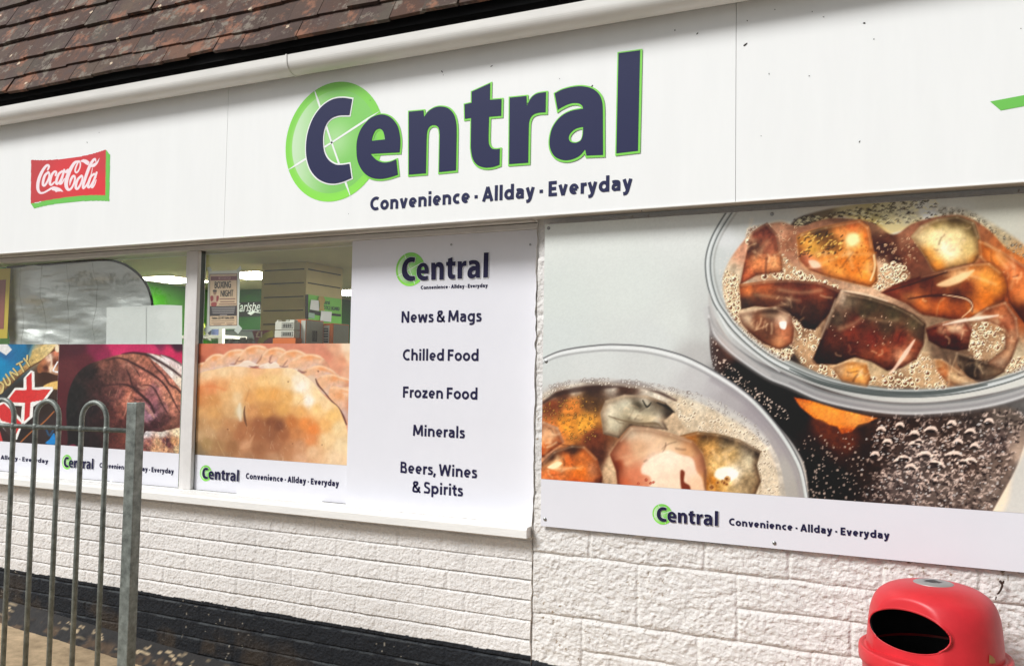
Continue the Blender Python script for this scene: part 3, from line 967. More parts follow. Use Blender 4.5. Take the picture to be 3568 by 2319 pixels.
bp = tnt.nodes.new('ShaderNodeBump'); bp.inputs['Strength'].default_value = .5; bp.inputs['Distance'].default_value = .004
tnt.links.new(nz(70, 6).outputs['Fac'], bp.inputs['Height']); tnt.links.new(bp.outputs[0], tb.inputs['Normal'])
obj('tiled_roof', tv, tf, m_tile, shop, colors=np.array(tcl))
top = srow[-1] + gauge
p0 = np.array([0, ye, ze]) - N_ * .02 - U_ * .01; p1 = np.array([0, ye, ze]) + U_ * top - N_ * .02
obj('roof_deck', [(-7.3, p0[1], p0[2]), (2.6, p0[1], p0[2]), (2.6, p1[1], p1[2]), (-7.3, p1[1], p1[2]), (-7.3, 6.2, p1[2]), (2.6, 6.2, p1[2])], [(0, 1, 2, 3), (3, 2, 5, 4)], m_black, shop)

# shop interior ---------------------------------------------------------------------
ZC = EYE + 0.85
pA = atz(527, 984, ZC); pB = atz(830, 1009, ZC)
XL, YB = pA[0], pB[1]
print('interior: left wall', XL, 'back wall', YB)
MB().box(XL - .1, 2.6, 0.21, 6.2, ZC, ZC + .1).build('ceiling', m_ceil, shop)
MB().box(XL - .1, 2.6, 0.21, 6.2, .25, .31).build('shop_floor', m_floor, shop)
MB().box(XL - .12, XL, 0.21, YB, -.25, ZC - .002).build('side_wall', m_inwall, shop)
MB().box(XL - .12, -6.05, YB, YB + .1, -.25, ZC - .002).build('back_wall', m_inwall2, shop)
MB().box(-6.05, 2.6, 6.0, 6.1, -.25, ZC - .002).build('back_wall', m_inwall2, shop)
MB().box(-6.15, -6.051, YB + .101, 5.999, -.25, ZC - .002).build('back_wall_return', m_inwall2, shop)
MB().box(2.4, 2.6, 0.21, 5.99, -.25, ZC - .002).build('end_wall', m_cream, shop)
MB().box(-7.4, XL, 0.0, 0.3, -.3, 3.2).build('outer_wall', m_frame, shop)
MB().box(2.58, 2.75, 0.0, 6.2, -.3, 3.2).build('outer_wall', m_frame, shop)
# slatted column
xc1 = -4.296; xc0 = atz(905, 918, ZC)[0]; yc0 = 2.02; yc1 = 2.48
colm = MB().box(xc0, xc1, yc0, yc1, -.25, ZC - .001, b=.006)
column = colm.build('slatted_column', m_cream, shop)
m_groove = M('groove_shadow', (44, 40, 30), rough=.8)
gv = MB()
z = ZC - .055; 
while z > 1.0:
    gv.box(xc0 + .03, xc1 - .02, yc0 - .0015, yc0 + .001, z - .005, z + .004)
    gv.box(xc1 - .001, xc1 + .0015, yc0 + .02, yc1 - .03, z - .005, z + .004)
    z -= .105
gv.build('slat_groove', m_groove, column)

# ------------------------------------------------------------------ shop emblem (traced once, reused at every size)
def V2(k, ox, oy):
    return lambda x, y: (ox + x / k, oy + y / k)


B = V2(1.7, 900, 150)
LETTERS = {
 'C': [[(557,333,1),(500,326),(440,336),(380,375),(330,440),(298,520),(285,600),(288,680),(310,750),(350,800),(400,826),(450,832),(500,822),(553,800,1),(541,716,1),(500,722),(460,720),(420,695),(393,650),(384,590),(388,530),(405,480),(435,447),(480,430),(541,428,1)]],
 'e': [[(818,690,1),(780,705),(740,708),(705,695),(680,672),(668,657,1),(838,648,1),(842,600),(840,550),(825,490),(790,445),(745,425),(700,430),(655,455),(610,510),(588,570),(583,630),(590,700),(620,760),(665,795),(720,805),(775,797),(828,780,1)],
       [(673,580,1),(752,572,1),(748,545),(738,520),(718,508),(695,520),(680,550)]],
 'n': [[(893,408,1),(980,400,1),(983,440,1),(1010,405),(1050,382),(1090,378),(1130,390),(1160,425),(1174,480),(1176,540,1),(1172,755,1),(1072,765,1),(1076,545,1),(1070,505),(1050,488),(1022,492),(1003,520),(998,570,1),(994,772,1),(893,780,1)]],
 't': [[(1265,290,1),(1375,240,1),(1373,338,1),(1442,333,1),(1440,432,1),(1368,438,1),(1365,560,1),(1368,600),(1385,625),(1410,630),(1432,627,1),(1430,722,1),(1390,735),(1340,738),(1295,720),(1270,680),(1260,620,1),(1262,445,1),(1225,450,1),(1223,365,1),(1265,355,1)]],
 'r': [[(1490,325,1),(1590,315,1),(1592,375,1),(1615,330),(1650,302),(1705,292,1),(1703,412,1),(1660,415),(1625,430),(1607,465),(1603,520,1),(1600,710,1),(1487,718,1)]],
 'a': [[(1757,300,1),(1800,278),(1860,262),(1920,258),(1980,272),(2020,305),(2038,350),(2042,400,1),(2043,664,1),(1945,668,1),(1937,632,1),(1905,668),(1860,690),(1810,695),(1760,675),(1732,630),(1727,570),(1745,500),(1790,440),(1850,405),(1925,390,1),(1918,372),(1895,358),(1850,360),(1800,382),(1775,398,1)],
       [(1925,498,1),(1885,508),(1855,530),(1840,560),(1850,585),(1880,592),(1910,578),(1923,545)]],
 'l': [[(2135,62,1),(2263,45,1),(2250,640,1),(2122,655,1)]],
}


def disc_of(pl, ptop, pbot, y):
    a = at(*pl, y); t = at(*ptop, y); b = at(*pbot, y)
    R = (t[2] - b[2]) / 2
    return a[0] + R, (t[2] + b[2]) / 2, R


yF = Y_FASCIA - 0.001
XC, ZCN, RC = disc_of(B(162, 600), B(470, 230), B(420, 940), yF)
NORM = {}
for k_, loops in LETTERS.items():
    o_ = []
    for lp in loops:
        p = spline(lp)
        q = np.array([at(*B(x, y), yF) for x, y in p])
        o_.append(np.stack([(q[:, 0] - XC) / RC, (q[:, 2] - ZCN) / RC], 1))
    NORM[k_] = o_
XL_N = NORM['l'][0][:, 0].max()
SPIKES = []
cx = at(*B(435, 590), yF); cxn = ((cx[0] - XC) / RC, (cx[2] - ZCN) / RC)
for ex in (B(325, 255), B(165, 760), B(722, 402), B(552, 925)):
    q = at(*ex, yF); SPIKES.append(((q[0] - XC) / RC, (q[2] - ZCN) / RC))


def emblem(parent, xc, zc, R, y, l_right=None, big=False):
    """green disc with cross lines and the shop's name; l_right: x where the last letter ends"""
    sx = 1.0 if l_right is None else (l_right - (xc - R)) / ((XL_N + 1) * R)
    # disc: printed polar sheet
    nr, nt_ = 15, 72
    rr = np.linspace(0.0, 1.0, nr); th = np.linspace(0, 2 * math.pi, nt_ + 1)
    RR, TH = np.meshgrid(np.concatenate([[0.001], np.linspace(.1, .855, 10), [.865, .93, 1.0]]), th[::-1])
    px, pz = RR * np.cos(TH), RR * np.sin(TH)
    c = np.zeros(px.shape + (3,))
    pale = np.array([206, 232, 196.]); mid = np.array([128, 204, 96.]); cen = np.array([150, 214, 118.])
    f1 = sstep(px, -.95, .1)[..., None]
    c = pale * (1 - f1) + mid * f1
    f2 = (1 - sstep(np.hypot(px - .05, pz - .02), 0.0, .5))[..., None] * .75
    c = c * (1 - f2) + np.array([186, 228, 168.]) * f2
    rim = sstep(RR, .858, .868)[..., None]
    rc = np.array([132, 218, 74.]) + (pz[..., None] * np.array([-10, -12, -4.]))
    c = c * (1 - rim) + rc * rim
    P = np.stack([xc + px * R, np.full(px.shape, y), zc + pz * R], -1)
    grid_obj('emblem_disc', P, m_disc, parent, colors=lin(c, KP))
    sp = []
    for ex, ez in SPIKES:
        d = np.array([ex - cxn[0], ez - cxn[1]]); n = np.array([-d[1], d[0]]) / np.hypot(*d) * .016
        p0 = np.array(cxn); p1 = np.array([ex, ez]); pm = p0 + d * .75
        lp = [p0 + n, p0 - n, pm - n * 1.2, p1, pm + n * 1.2]
        sp.append(([[(xc + q[0] * R, zc + q[1] * R) for q in lp]], y - 0.0006))
    flat_obj('cross_lines', sp, m_whitev, parent)
    outl, ink = [], []
    for i, k_ in enumerate('Central'):
        loops = []
        for lp in NORM[k_]:
            q = lp.copy(); q[:, 0] = (q[:, 0] + 1) * sx - 1
            loops.append(np.stack([xc + q[:, 0] * R, zc + q[:, 1] * R], 1))
        ol = [inflate(loops[0], 0.025 * R)] + [inflate(h, -0.020 * R) for h in loops[1:]]
        if big and k_ != 'C':
            ol = [o_ + np.array([0.008 * R, -0.008 * R]) for o_ in ol]
        outl.append((ol, y - 0.0010 - i * 0.0002, k_)); ink.append((loops, y - 0.0028))
    if big:
        flat_obj('letter_outline', [o_[:2] for o_ in outl if o_[2] == 'C'], m_whitev, parent)
        flat_obj('letter_outline', [o_[:2] for o_ in outl if o_[2] != 'C'], m_green, parent)
    else:
        flat_obj('letter_outline', [o_[:2] for o_ in outl], m_whitev, parent)
    flat_obj('letters', ink, m_navy if big else m_ink, parent)


SLOGAN = 'Convenience \u2022 Allday \u2022 Everyday'

# ------------------------------------------------------------------ fascia sign panels
ZF0, ZF1 = EYE + 0.651, at(2300, 48.7, Y_FASCIA)[2] - .007
xsl = at(787, 600, Y_FASCIA)[0]; xsr = at(2564, 350, Y_FASCIA)[0]


def specks(parent, pts, y, seed):
    g = random.Random(seed)
    for px, py, r in pts:
        mb = MB()
        c = at(px, py, y); r = r * 0.00075
        v = []; n = 7; a0 = g.random() * 6; el = g.uniform(1, 2.6)
        for i in range(n):
            t = 2 * math.pi * i / n; dx = r * el * math.cos(t) * g.uniform(.6, 1.2); dz = r * math.sin(t) * g.uniform(.6, 1.2)
            v.append((c[0] + dx * math.cos(a0) - dz * math.sin(a0), y - 0.0012, c[2] + dx * math.sin(a0) + dz * math.cos(a0)))
        mb.add(v, [list(range(n))])
        mb.build('stuck_insect', m_speck, parent)


def panel(x0, x1, label):
    t = thing('fascia_panel', ((x0 + x1) / 2, Y_FASCIA, ZF0), label, 'sign', 'white fascia panels over the shop front')
    b = MB(); b.box(x0 + .0009, x1 - .0009, Y_FASCIA, Y_FASCIA + 0.010, ZF0, ZF1)
    b.build('sign_face', m_white, t)
    e = MB(); e.box(x0 + .0009, x1 - .0009, Y_FASCIA - .0022, Y_FASCIA + .012, ZF0 - .005, ZF0 - .0004); e.build('edge_trim', m_trim, t)
    return t


pn1 = panel(-7.2, xsl, 'left white fascia panel bearing a small red and green drink logo')
pn2 = panel(xsl, xsr, 'middle white fascia panel bearing the large navy shop name over a green disc')
pn3 = panel(xsr, 2.6, 'right white fascia panel, blank but for a green corner at the frame edge')
emblem(pn2, XC, ZCN, RC, yF, big=True)
text_obj('slogan', [(SLOGAN, B(662, 985), B(2215, 878), B(662, 905))], m_navy, pn2, Y_FASCIA - .0015, bold=22.5, words=True)
specks(pn2, [(2352,106,3),(2430,118,3),(1540,250,4),(1713,231,3),(1540,100,3),(1480,190,2),(1950,275,2),(1290,350,3),(2062,302,5),(1215,745,2),(2236,735,2),(1465,778,2),(1508,92,2),(2187,205,3),(2190,190,2),(1545,262,2)], Y_FASCIA, 3)
specks(pn1, [(346,462,3),(304,497,3),(200,560,1.5),(196,548,1.5)], Y_FASCIA, 4)
specks(pn3, [(2597,156,5),(3011,81,5),(2680,258,2),(2820,265,2),(2700,34,2),(2830,42,2),(2995,494,2.5),(3557,100,2),(2652,474,1.5),(2604,73,2),(3045,137,2),(2870,60,2)], Y_FASCIA, 5)
gp = [at(px, py, Y_FASCIA - .001) for px, py in ((3450, 354), (3720, 303), (3720, 342), (3487, 385))]
obj('green_mark', gp[::-1], [(0, 1, 2, 3)], m_grn2, pn3)

# the red and green drink logo on the left panel
cv = Canvas(at(100, 600, yF)[0], at(392, 600, yF)[0], at(240, 735, yF)[2], at(240, 512, yF)[2], yF, 0.0026)
cv.img[:] = .93
cv.view(90, 500, 6.445)
red_o = [(115,362,1),(400,370),(800,345),(1200,290),(1500,225),(1800,130,1),(1785,1165,1),(1500,1160),(1100,1185),(700,1240),(400,1290),(105,1350,1)]
grn_o = [(1795,130,1),(1895,250,1),(1875,1300,1),(1600,1290),(1200,1305),(800,1345),(450,1400),(185,1465,1),(105,1345,1),(400,1280),(1000,900)]
cv.poly(grn_o, (112, 200, 84), 3)
cv.poly(red_o, [(150, 400, (196, 62, 66)), (1700, 250, (206, 58, 64)), (1600, 1100, (226, 48, 56)), (300, 1250, (200, 60, 64)), (900, 800, (222, 56, 62))], 3)
WHT = (246, 230, 234)
for st in (
 [(490,592,34),(512,548,44),(516,508,50),(490,488,54),(445,515,56),(395,580,62),(345,670,68),(300,780,72),(272,900,74),(270,1010,70),(300,1088,56),(350,1114,46),(420,1096,40),(500,1052,42),(580,1004,50),(640,985,40)],
 [(505,645,50),(430,715,56),(390,840,60),(386,925,58),(420,945,50),(475,870,46),(520,760,42),(528,680,42),(505,645,44)],
 [(668,715,44),(684,645,44),(645,632,48),(588,695,54),(552,800,58),(540,895,58),(575,930,46),(640,868,34)],
 [(815,625,50),(745,680,52),(700,785,58),(682,885,58),(715,905,46),(775,830,42),(835,690,42)],
 [(862,595,48),(825,730,52),(785,850,56),(772,905,52),(815,885,36),(864,790,24)],
 [(900,640,60),(945,600,60)],
 [(1195,398,40),(1100,430,62),(1012,560,76),(950,700,84),(908,850,88),(910,965,80),(952,1035,62),(1020,1008,46),(1078,900,42),(1104,790,42),(1088,732,48),(1050,745,54),(1005,830,52),(985,935,14)],
 [(1195,398,34),(1224,450,32),(1212,545,30),(1168,632,34),(1130,652,38),(1108,612,38),(1124,530,36),(1165,440,34),(1195,400,30)],
 [(1250,725,50),(1172,800,54),(1126,915,60),(1128,1005,56),(1170,1010,50),(1230,915,46),(1268,808,42),(1270,742,42),(1250,725,44)],
 [(1572,408,20),(1556,350,42),(1515,375,58),(1450,475,66),(1388,625,70),(1328,800,64),(1288,935,60),(1292,1000,52),(1345,955,38),(1420,820,24),(1470,680,20),(1496,552,14)],
 [(1535,685,50),(1462,742,52),(1415,862,58),(1394,965,56),(1430,980,44),(1490,890,42),(1565,755,44)],
 [(1590,652,44),(1540,800,52),(1490,930,56),(1490,985,48),(1540,930,30),(1580,818,20)],
):
    cv.stroke(st, 50, WHT, 3.5)
cv.poly([(575,1005,1),(660,972),(735,990),(795,1025),(842,1085,1),(765,1075),(705,1080),(678,1096,1),(640,1060),(590,1050)], WHT, 3)
cv.poly([(1225,388,1),(1290,358),(1365,368),(1432,415,1),(1402,492,1),(1345,465),(1290,425),(1235,412)], WHT, 3)
cv.poly([(1658,318,1),(1622,430),(1560,510),(1500,536),(1456,520),(1490,470),(1560,430),(1605,395)], WHT, 3)
_, mk = None, None
keep = np.zeros(cv.u.shape, bool)
for o_ in (grn_o, red_o):
    wn, m_ = cv.mask(o_, 1.0); keep[wn] |= m_ > .5
cv.build('drink_logo', m_print, pn1, keep=keep)

# ------------------------------------------------------------------ services board on the third window
ZPT = EYE + 0.626
yS = 0.074
sv = thing('services_board', ((XS0 - 1.476) / 2, yS, ZS), 'tall white board listing services in navy lettering beside the stone pier', 'sign')
MB().box(XS0, -1.476, yS, yS + .008, ZS + .003, ZPT, b=.001).build('board', m_white2, sv)
q = V2(5.95, 1340, 860)
xc_, zc_, r_ = disc_of(q(235, 465), q(540, 115), q(520, 812), yS - .001)
emblem(sv, xc_, zc_, r_, yS - .001, l_right=at(*q(2163, 400), yS)[0])
t = V2(2.179, 1360, 1050)
text_obj('slogan', [(SLOGAN, q(748, 870), q(2135, 842), q(748, 795))], m_ink, sv, yS - .0015, bold=23, words=True)
text_obj('service_word', [
    ('News & Mags', t(84, 160), t(692, 152), t(84, 74)), ('Chilled Food', t(94, 446), t(668, 451), t(94, 362)),
    ('Frozen Food', t(95, 729), t(660, 743), t(95, 645)), ('Minerals', t(171, 1018), t(565, 1037), t(171, 934)),
    ('Beers, Wines', t(76, 1300), t(658, 1338), t(76, 1215)), ('& Spirits', t(166, 1448), t(551, 1476), t(166, 1362))], m_ink, sv, yS - .0015, bold=19.5, words=True)
for px, py in ((1573, 852), (1848, 852)):
    c = at(px, py, yS); mb = MB(); mb.tube([(c[0], yS + .001, c[2]), (c[0], yS - .003, c[2])], .005, 10); mb.build('screw', m_screw, sv)

# ------------------------------------------------------------------ window posters
yP = Y_POST


def poster(name, label, pxl, pxr, ptop, pbot, pic_bot, y, paper=True):
    x0 = at(pxl[0], pxl[1], y)[0]; x1 = at(pxr[0], pxr[1], y)[0]
    z1 = at(*ptop, y)[2]; zb = at(*pic_bot, y)[2]; z0 = at(*pbot, y)[2] if pbot else ZS + .004
    t = thing(name, ((x0 + x1) / 2, y, z0), label, 'poster', 'printed food posters across the lower window panes')
    MB().box(x0, x1, y, y + .003, z0, z1).build('sheet', m_white2, t)
    return t, x0, x1, z0, zb, z1


def slog(parent, y, pl, pr, ht, bold=23):
    text_obj('slogan', [(SLOGAN, pl, pr, ht)], m_ink, parent, y - .0015, bold=bold, words=True)


D_ = V2(3.719, 0, 1180)
xbr = (at(*D_(752, 300), yP)[0] + at(*D_(738, 1000), yP)[0]) / 2
t1, x0, x1, z0, zb, z1 = poster('sweets_poster', 'poster of sweet wrappers with red and white bursts behind the railings', (-330, 1300), (200, 1300), D_(300, 70), None, D_(300, 1345), yP)
x1 = xbr
bpy.data.objects.remove(t1.children[0]); t1.location.x = (x0 + x1) / 2; ORG[t1.name][0] = t1.location.x
MB().box(x0, x1, yP, yP + .003, z0, z1).build('sheet', m_white2, t1)
cv = Canvas(x0, x1, zb, z1, yP - .0008, 0.0046)
cv.view(0, 1180, 3.719)
cv.fill([(-900, 700, (40, 30, 30)), (0, 300, (20, 130, 180)), (200, 200, (20, 130, 185)), (300, 120, (20, 110, 160)), (0, 80, (60, 70, 100)), (500, 200, (200, 180, 130)), (700, 150, (120, 60, 30)), (650, 300, (120, 60, 35)), (600, 450, (60, 35, 25)), (300, 700, (50, 40, 32)), (500, 900, (45, 32, 26)), (300, 1200, (38, 30, 30)), (600, 1100, (50, 40, 40)), (0, 1200, (50, 34, 34)), (-300, 400, (20, 120, 175)), (-300, 900, (60, 40, 34))], 1.8)
cv.poly([(-300,900,1),(-300,60,1),(420,60,1),(330,260),(180,470),(0,590),(-200,760)], [(0,300,(18,134,184)),(300,100,(22,112,160)),(0,500,(16,128,176)),(380,80,(40,86,110)),(-200,400,(20,130,180)),(60,200,(40,100,150))], 12)
cv.poly([(-20,60,1),(90,60,1),(155,140,1),(80,212,1),(-20,150,1)], (226,226,222), 5, smooth=False)
cv.poly([(420,150,1),(600,60,1),(745,60,1),(640,190),(470,320),(330,430),(100,620),(-200,830),(-260,760),(0,560),(230,420),(380,260)], [(560,110,(206,182,122)),(450,250,(206,176,110)),(300,420,(180,140,84)),(100,560,(150,116,74)),(0,720,(196,164,108)),(640,90,(220,196,140)),(200,540,(120,92,62))], 8, noise=.25, nscale=30)
cv.stroke([(700,150),(560,270),(420,350),(270,470),(120,610),(0,720)], 16, (84,52,32), 8)
cv.poly([(480,370),(540,280),(640,195),(745,150),(900,160),(900,480),(745,470),(640,440),(560,430),(500,440)], [(500,380,(150,90,54)),(560,300,(190,120,80)),(640,250,(230,196,170)),(660,380,(236,190,150)),(700,300,(110,54,34)),(600,380,(90,46,32)),(730,180,(200,120,90))], 8, noise=.25, nscale=40)
cv.stroke([(650,205),(668,300),(655,420)], 26, (238,214,190), 10, .85)
cv.stroke([(745,300),(700,380),(690,410),(720,425),(800,430)], 18, (240,240,240), 3)
cv.poly([(560,620),(640,570),(745,545),(800,560),(800,650),(700,650)], (232,190,110), 10)
cv.poly([(720,80),(760,80),(760,170),(715,150)], (236,220,190), 8)
LT = (216, 196, 130)
for st, wd in (([(5,560),(45,600),(30,680),(0,700),(-40,660),(-30,590),(5,560)], 24), ([(45,510),(90,595),(125,585),(128,545),(75,460)], 24), ([(185,525),(130,430),(232,468),(172,385)], 22), ([(215,330),(290,292)], 22), ([(250,315),(305,420)], 24), ([(310,255),(345,290),(352,215)], 22), ([(340,285),(378,352)], 22)):
    cv.stroke([(x + 6, y + 5) for x, y in st], wd + 8, (70, 52, 34), 4); cv.stroke(st, wd - 2, LT, 3)
cv.stroke([(405,268),(425,280),(412,296),(398,284),(405,268)], 5, (90, 80, 60), 2)
OW = [(305,510,1),(400,405),(445,425),(450,625,1),(680,622,1),(690,660,1),(590,800,1),(500,830,1),(430,880,1),(425,1010,1),(310,1110,1),(270,1030,1),(285,870,1),(170,860,1),(80,780,1),(190,635,1),(305,630,1)]
cv.poly(OW, (238, 238, 232), 3, smooth=False)
cv.poly([(340,500,1),(410,432,1),(415,660,1),(660,652,1),(560,790,1),(395,820,1),(385,1000,1),(310,1070,1),(325,830,1),(120,815,1),(115,775,1),(200,665,1),(345,660,1)], [(380,550,(206,52,52)),(300,740,(210,50,50)),(600,690,(214,60,56)),(350,950,(206,48,50))], 3, smooth=False)
cv.poly([(-60,830,1),(60,800,1),(160,880,1),(300,1080,1),(220,1300,1),(180,1310,1),(60,1180,1),(-60,1000,1)], (238, 238, 232), 3, smooth=False)
cv.poly([(-60,890,1),(50,835,1),(130,905,1),(150,960,1),(280,1090,1),(190,1270,1),(160,1100,1),(20,1060,1),(-60,930,1)], (206, 50, 52), 3, smooth=False)
cv.poly([(20,1110,1),(130,1130,1),(150,1280,1),(90,1220,1)], (64, 48, 46), 4)
cv.poly([(200,885,1),(280,880,1),(262,1020,1),(205,965,1)], (66, 46, 44), 3)
cv.poly([(-60,1150,1),(0,1200,1),(40,1340,1),(-60,1345,1)], (200, 60, 60), 5, smooth=False)
cv.stroke([(700,940),(560,1085),(420,1190),(270,1335)], 16, (166, 98, 52), 6)
cv.poly([(590,1350),(640,1300),(700,1220),(720,1330),(690,1372)], (30, 130, 200), 6)
cv.stroke([(600,1170),(640,1250),(690,1180)], 22, (36, 86, 130), 9, .8)
cv.grain(.10, 14)
cv.build('printed_picture', m_print, t1)
e7 = V2(4.25, 0, 1350)
slog(t1, yP, e7(-560, 1010), e7(712, 1118), e7(-560, 950))

# bread
t2, x0, x1, z0, zb, z1 = poster('bread_poster', 'poster of a dark crusty loaf on magenta behind the hooped railings', (200, 1300), (629, 1500), D_(1200, 70), None, D_(1600, 1432), yP)
bpy.data.objects.remove(t2.children[0])
x0 = xbr + .002; x1 = (at(632, 1250, yP)[0] + at(628, 1550, yP)[0]) / 2
MB().box(x0, x1, yP, yP + .003, z0, z1).build('sheet', m_white2, t2)
cv = Canvas(x0, x1, zb, z1, yP - .0008, 0.0040)
cv.view(0, 1180, 3.719)
cv.fill([(760, 100, (70, 28, 36)), (1000, 100, (72, 30, 40)), (1250, 120, (120, 32, 62)), (1500, 100, (196, 40, 92)), (1800, 90, (190, 40, 92)), (2000, 130, (204, 46, 98)), (2200, 180, (210, 44, 92)), (2330, 260, (196, 36, 84)), (2300, 90, (58, 22, 44)), (2050, 80, (120, 34, 72)), (1350, 200, (140, 36, 72)), (1550, 160, (206, 46, 100)), (900, 400, (92, 40, 44)), (1100, 300, (88, 34, 42)), (800, 700, (84, 32, 38)), (780, 1100, (78, 28, 36)), (850, 1300, (66, 26, 32)), (1000, 1300, (26, 22, 24)), (1300, 1350, (60, 26, 24)), (1700, 1300, (90, 40, 34))], 2.2)
loaf = [(900,1450),(880,1300),(868,1150),(860,900),(900,650),(1000,450),(1150,330),(1350,260),(1500,215),(1700,185),(1900,185),(2100,215),(2250,270),(2400,370),(2500,700),(2450,1200),(2300,1300),(1900,1440),(1300,1480)]
cv.poly(loaf, [(900,900,(26,26,26)),(1000,700,(28,26,26)),(1000,1100,(22,20,22)),(1150,450,(34,26,26)),(1250,600,(50,30,30)),(1200,900,(30,22,24)),(1300,1100,(40,22,24)),(1400,300,(120,72,60)),(1600,230,(150,96,76)),(1750,240,(176,112,88)),(1900,290,(160,96,76)),(1500,350,(96,58,50)),(1650,340,(160,102,86)),(1400,500,(84,52,46)),(1500,500,(110,70,62)),(1600,450,(100,60,54)),(1750,400,(150,92,78)),(1850,450,(170,104,88)),(1950,450,(150,90,76)),(1450,700,(90,52,48)),(1550,720,(120,70,64)),(1700,700,(190,112,88)),(1650,800,(200,120,96)),(1800,760,(150,90,78)),(1600,950,(130,72,60)),(1450,1000,(80,40,38)),(1750,650,(96,54,52)),(1900,560,(190,118,96)),(2000,640,(150,96,98)),(2050,560,(180,112,96)),(2150,640,(190,120,98)),(2200,760,(196,130,104)),(2300,700,(190,124,96)),(1950,780,(140,84,88)),(2000,900,(120,74,84)),(2100,900,(130,84,84)),(2250,900,(176,112,92)),(1950,1000,(160,116,130)),(1850,900,(150,104,120)),(2150,1050,(84,48,48)),(2000,1100,(60,30,34)),(2250,1080,(130,80,66)),(1600,1120,(70,34,32)),(1800,1150,(56,24,26)),(1000,1300,(22,20,22)),(1200,1350,(30,20,22)),(1450,1350,(60,28,28)),(1650,1350,(74,34,32)),(2200,1160,(90,52,44)),(1350,800,(70,40,40))], 8, noise=.5, nscale=38, seed=4, p=1.9)
# floured slashes
cv.poly([(1980,280),(2050,330),(2200,480),(2330,640),(2400,720),(2400,480),(2250,360),(2100,240),(1900,185)], [(2050,330,(226,206,194)),(2200,440,(232,222,214)),(2320,560,(238,220,196)),(2100,280,(236,226,222)),(2350,420,(210,190,180))], 7, noise=.15, nscale=30)
cv.poly([(2080,205),(2250,260),(2400,370),(2400,500),(2300,400),(2180,300)], [(2150,240,(240,226,226)),(2330,380,(236,220,214)),(2250,320,(222,200,196))], 6, noise=.1)
for st in ([(1580,195,8),(1720,180,26),(1900,205,40),(2000,255,34),(2130,330,34),(2250,410,34),(2360,500,20)], [(2080,205,6),(2200,245,24),(2300,300,20),(2370,350,12)], [(1960,290,10),(2030,380,20),(2120,470,22),(2200,590,26),(2290,640,26),(2360,720,22)],
           [(1380,280,10),(1500,245,16),(1620,265,24),(1720,315,26),(1850,385,26),(1960,450,26),(2060,520,26),(2150,620,24),(2220,740,20),(2290,880,16),(2340,960,10)], [(1300,610,10),(1500,590,14),(1620,590,20),(1720,630,34),(1800,700,36),(1900,790,40),(1960,860,32),(2000,960,20)],
           [(1850,600,8),(1940,600,14),(2010,660,18),(2060,760,18),(2120,880,16),(2170,960,12)], [(1640,400,10),(1680,480,20),(1700,560,22),(1720,620,22)], [(1740,390,8),(1780,430,14),(1810,480,10)], [(1740,760,8),(1780,790,16),(1840,780,8)]):
    cv.stroke(st, 20, (46, 24, 26), 13, .85)
for st in ([(1600,345,8),(1670,330,16),(1760,420,14)], [(1700,690,14),(1660,780,30),(1640,900,22),(1610,990,10)], [(1790,610,20),(1850,640,26),(1900,620,12)], [(1880,860,40),(1950,950,46),(2000,1020,20)], [(1430,670,8),(1410,740,8)], [(1530,650,6),(1490,760,6)], [(1940,480,14),(2050,580,22),(2130,700,16)]):
    cv.stroke(st, 14, (206, 150, 128), 9, .55)
g_ = np.random.default_rng(8)
for _ in range(420):
    x = g_.uniform(1150, 2360); y = g_.uniform(300, 1180)
    L_ = g_.uniform(8, 46); an = g_.normal(.95, .4)
    cv.stroke([(x, y), (x + L_ * math.cos(an), y + L_ * math.sin(an))], g_.uniform(3, 9), (40, 22, 22) if g_.random() < .62 else (216, 156, 128), 4, g_.uniform(.12, .42) * (0.4 if x < 1400 else 1))
cv.poly([(1860,1500),(1866,1230),(1950,1195),(2080,1205),(2180,1180),(2380,1175),(2400,1520),(2100,1520)], [(1900,1230,(214,206,206)),(2100,1220,(226,214,200)),(2300,1210,(236,214,176)),(1920,1330,(150,96,90)),(2050,1340,(196,150,110)),(2150,1320,(80,40,50)),(2250,1330,(206,150,100)),(2000,1430,(200,150,110)),(2150,1430,(210,160,120)),(2300,1430,(230,200,150)),(1900,1420,(120,70,66)),(2200,1380,(90,46,50))], 6, noise=.45, nscale=26, seed=12)
for _ in range(150):
    x = g_.uniform(1880, 2350); y = g_.uniform(1250, 1480); L_ = g_.uniform(8, 40); an = g_.normal(1.0, .5)
    cv.stroke([(x, y), (x + L_ * math.cos(an), y + L_ * math.sin(an))], g_.uniform(4, 13), [(70, 36, 36), (232, 196, 150), (190, 120, 80)][g_.integers(3)], 4, .5)
cv.poly([(1420,1240),(1640,1225),(1640,1440),(1410,1430)], [(1450,1300,(74,34,32)),(1600,1300,(110,56,46)),(1500,1400,(90,44,40))], 12, noise=.4)
cv.poly([(900,1375),(960,1366),(990,1395),(900,1392)], (130, 44, 70), 8)
cv.grain(.12, 16, 9)
cv.build('printed_picture', m_print, t2)
c_ = disc_of(e7(918, 1100), e7(990, 990), e7(985, 1207), yP - .001)
emblem(t2, *c_, yP - .0012, l_right=at(*e7(1392, 1120), yP)[0])
slog(t2, yP, e7(1472, 1176), e7(2570, 1278), e7(1472, 1105))

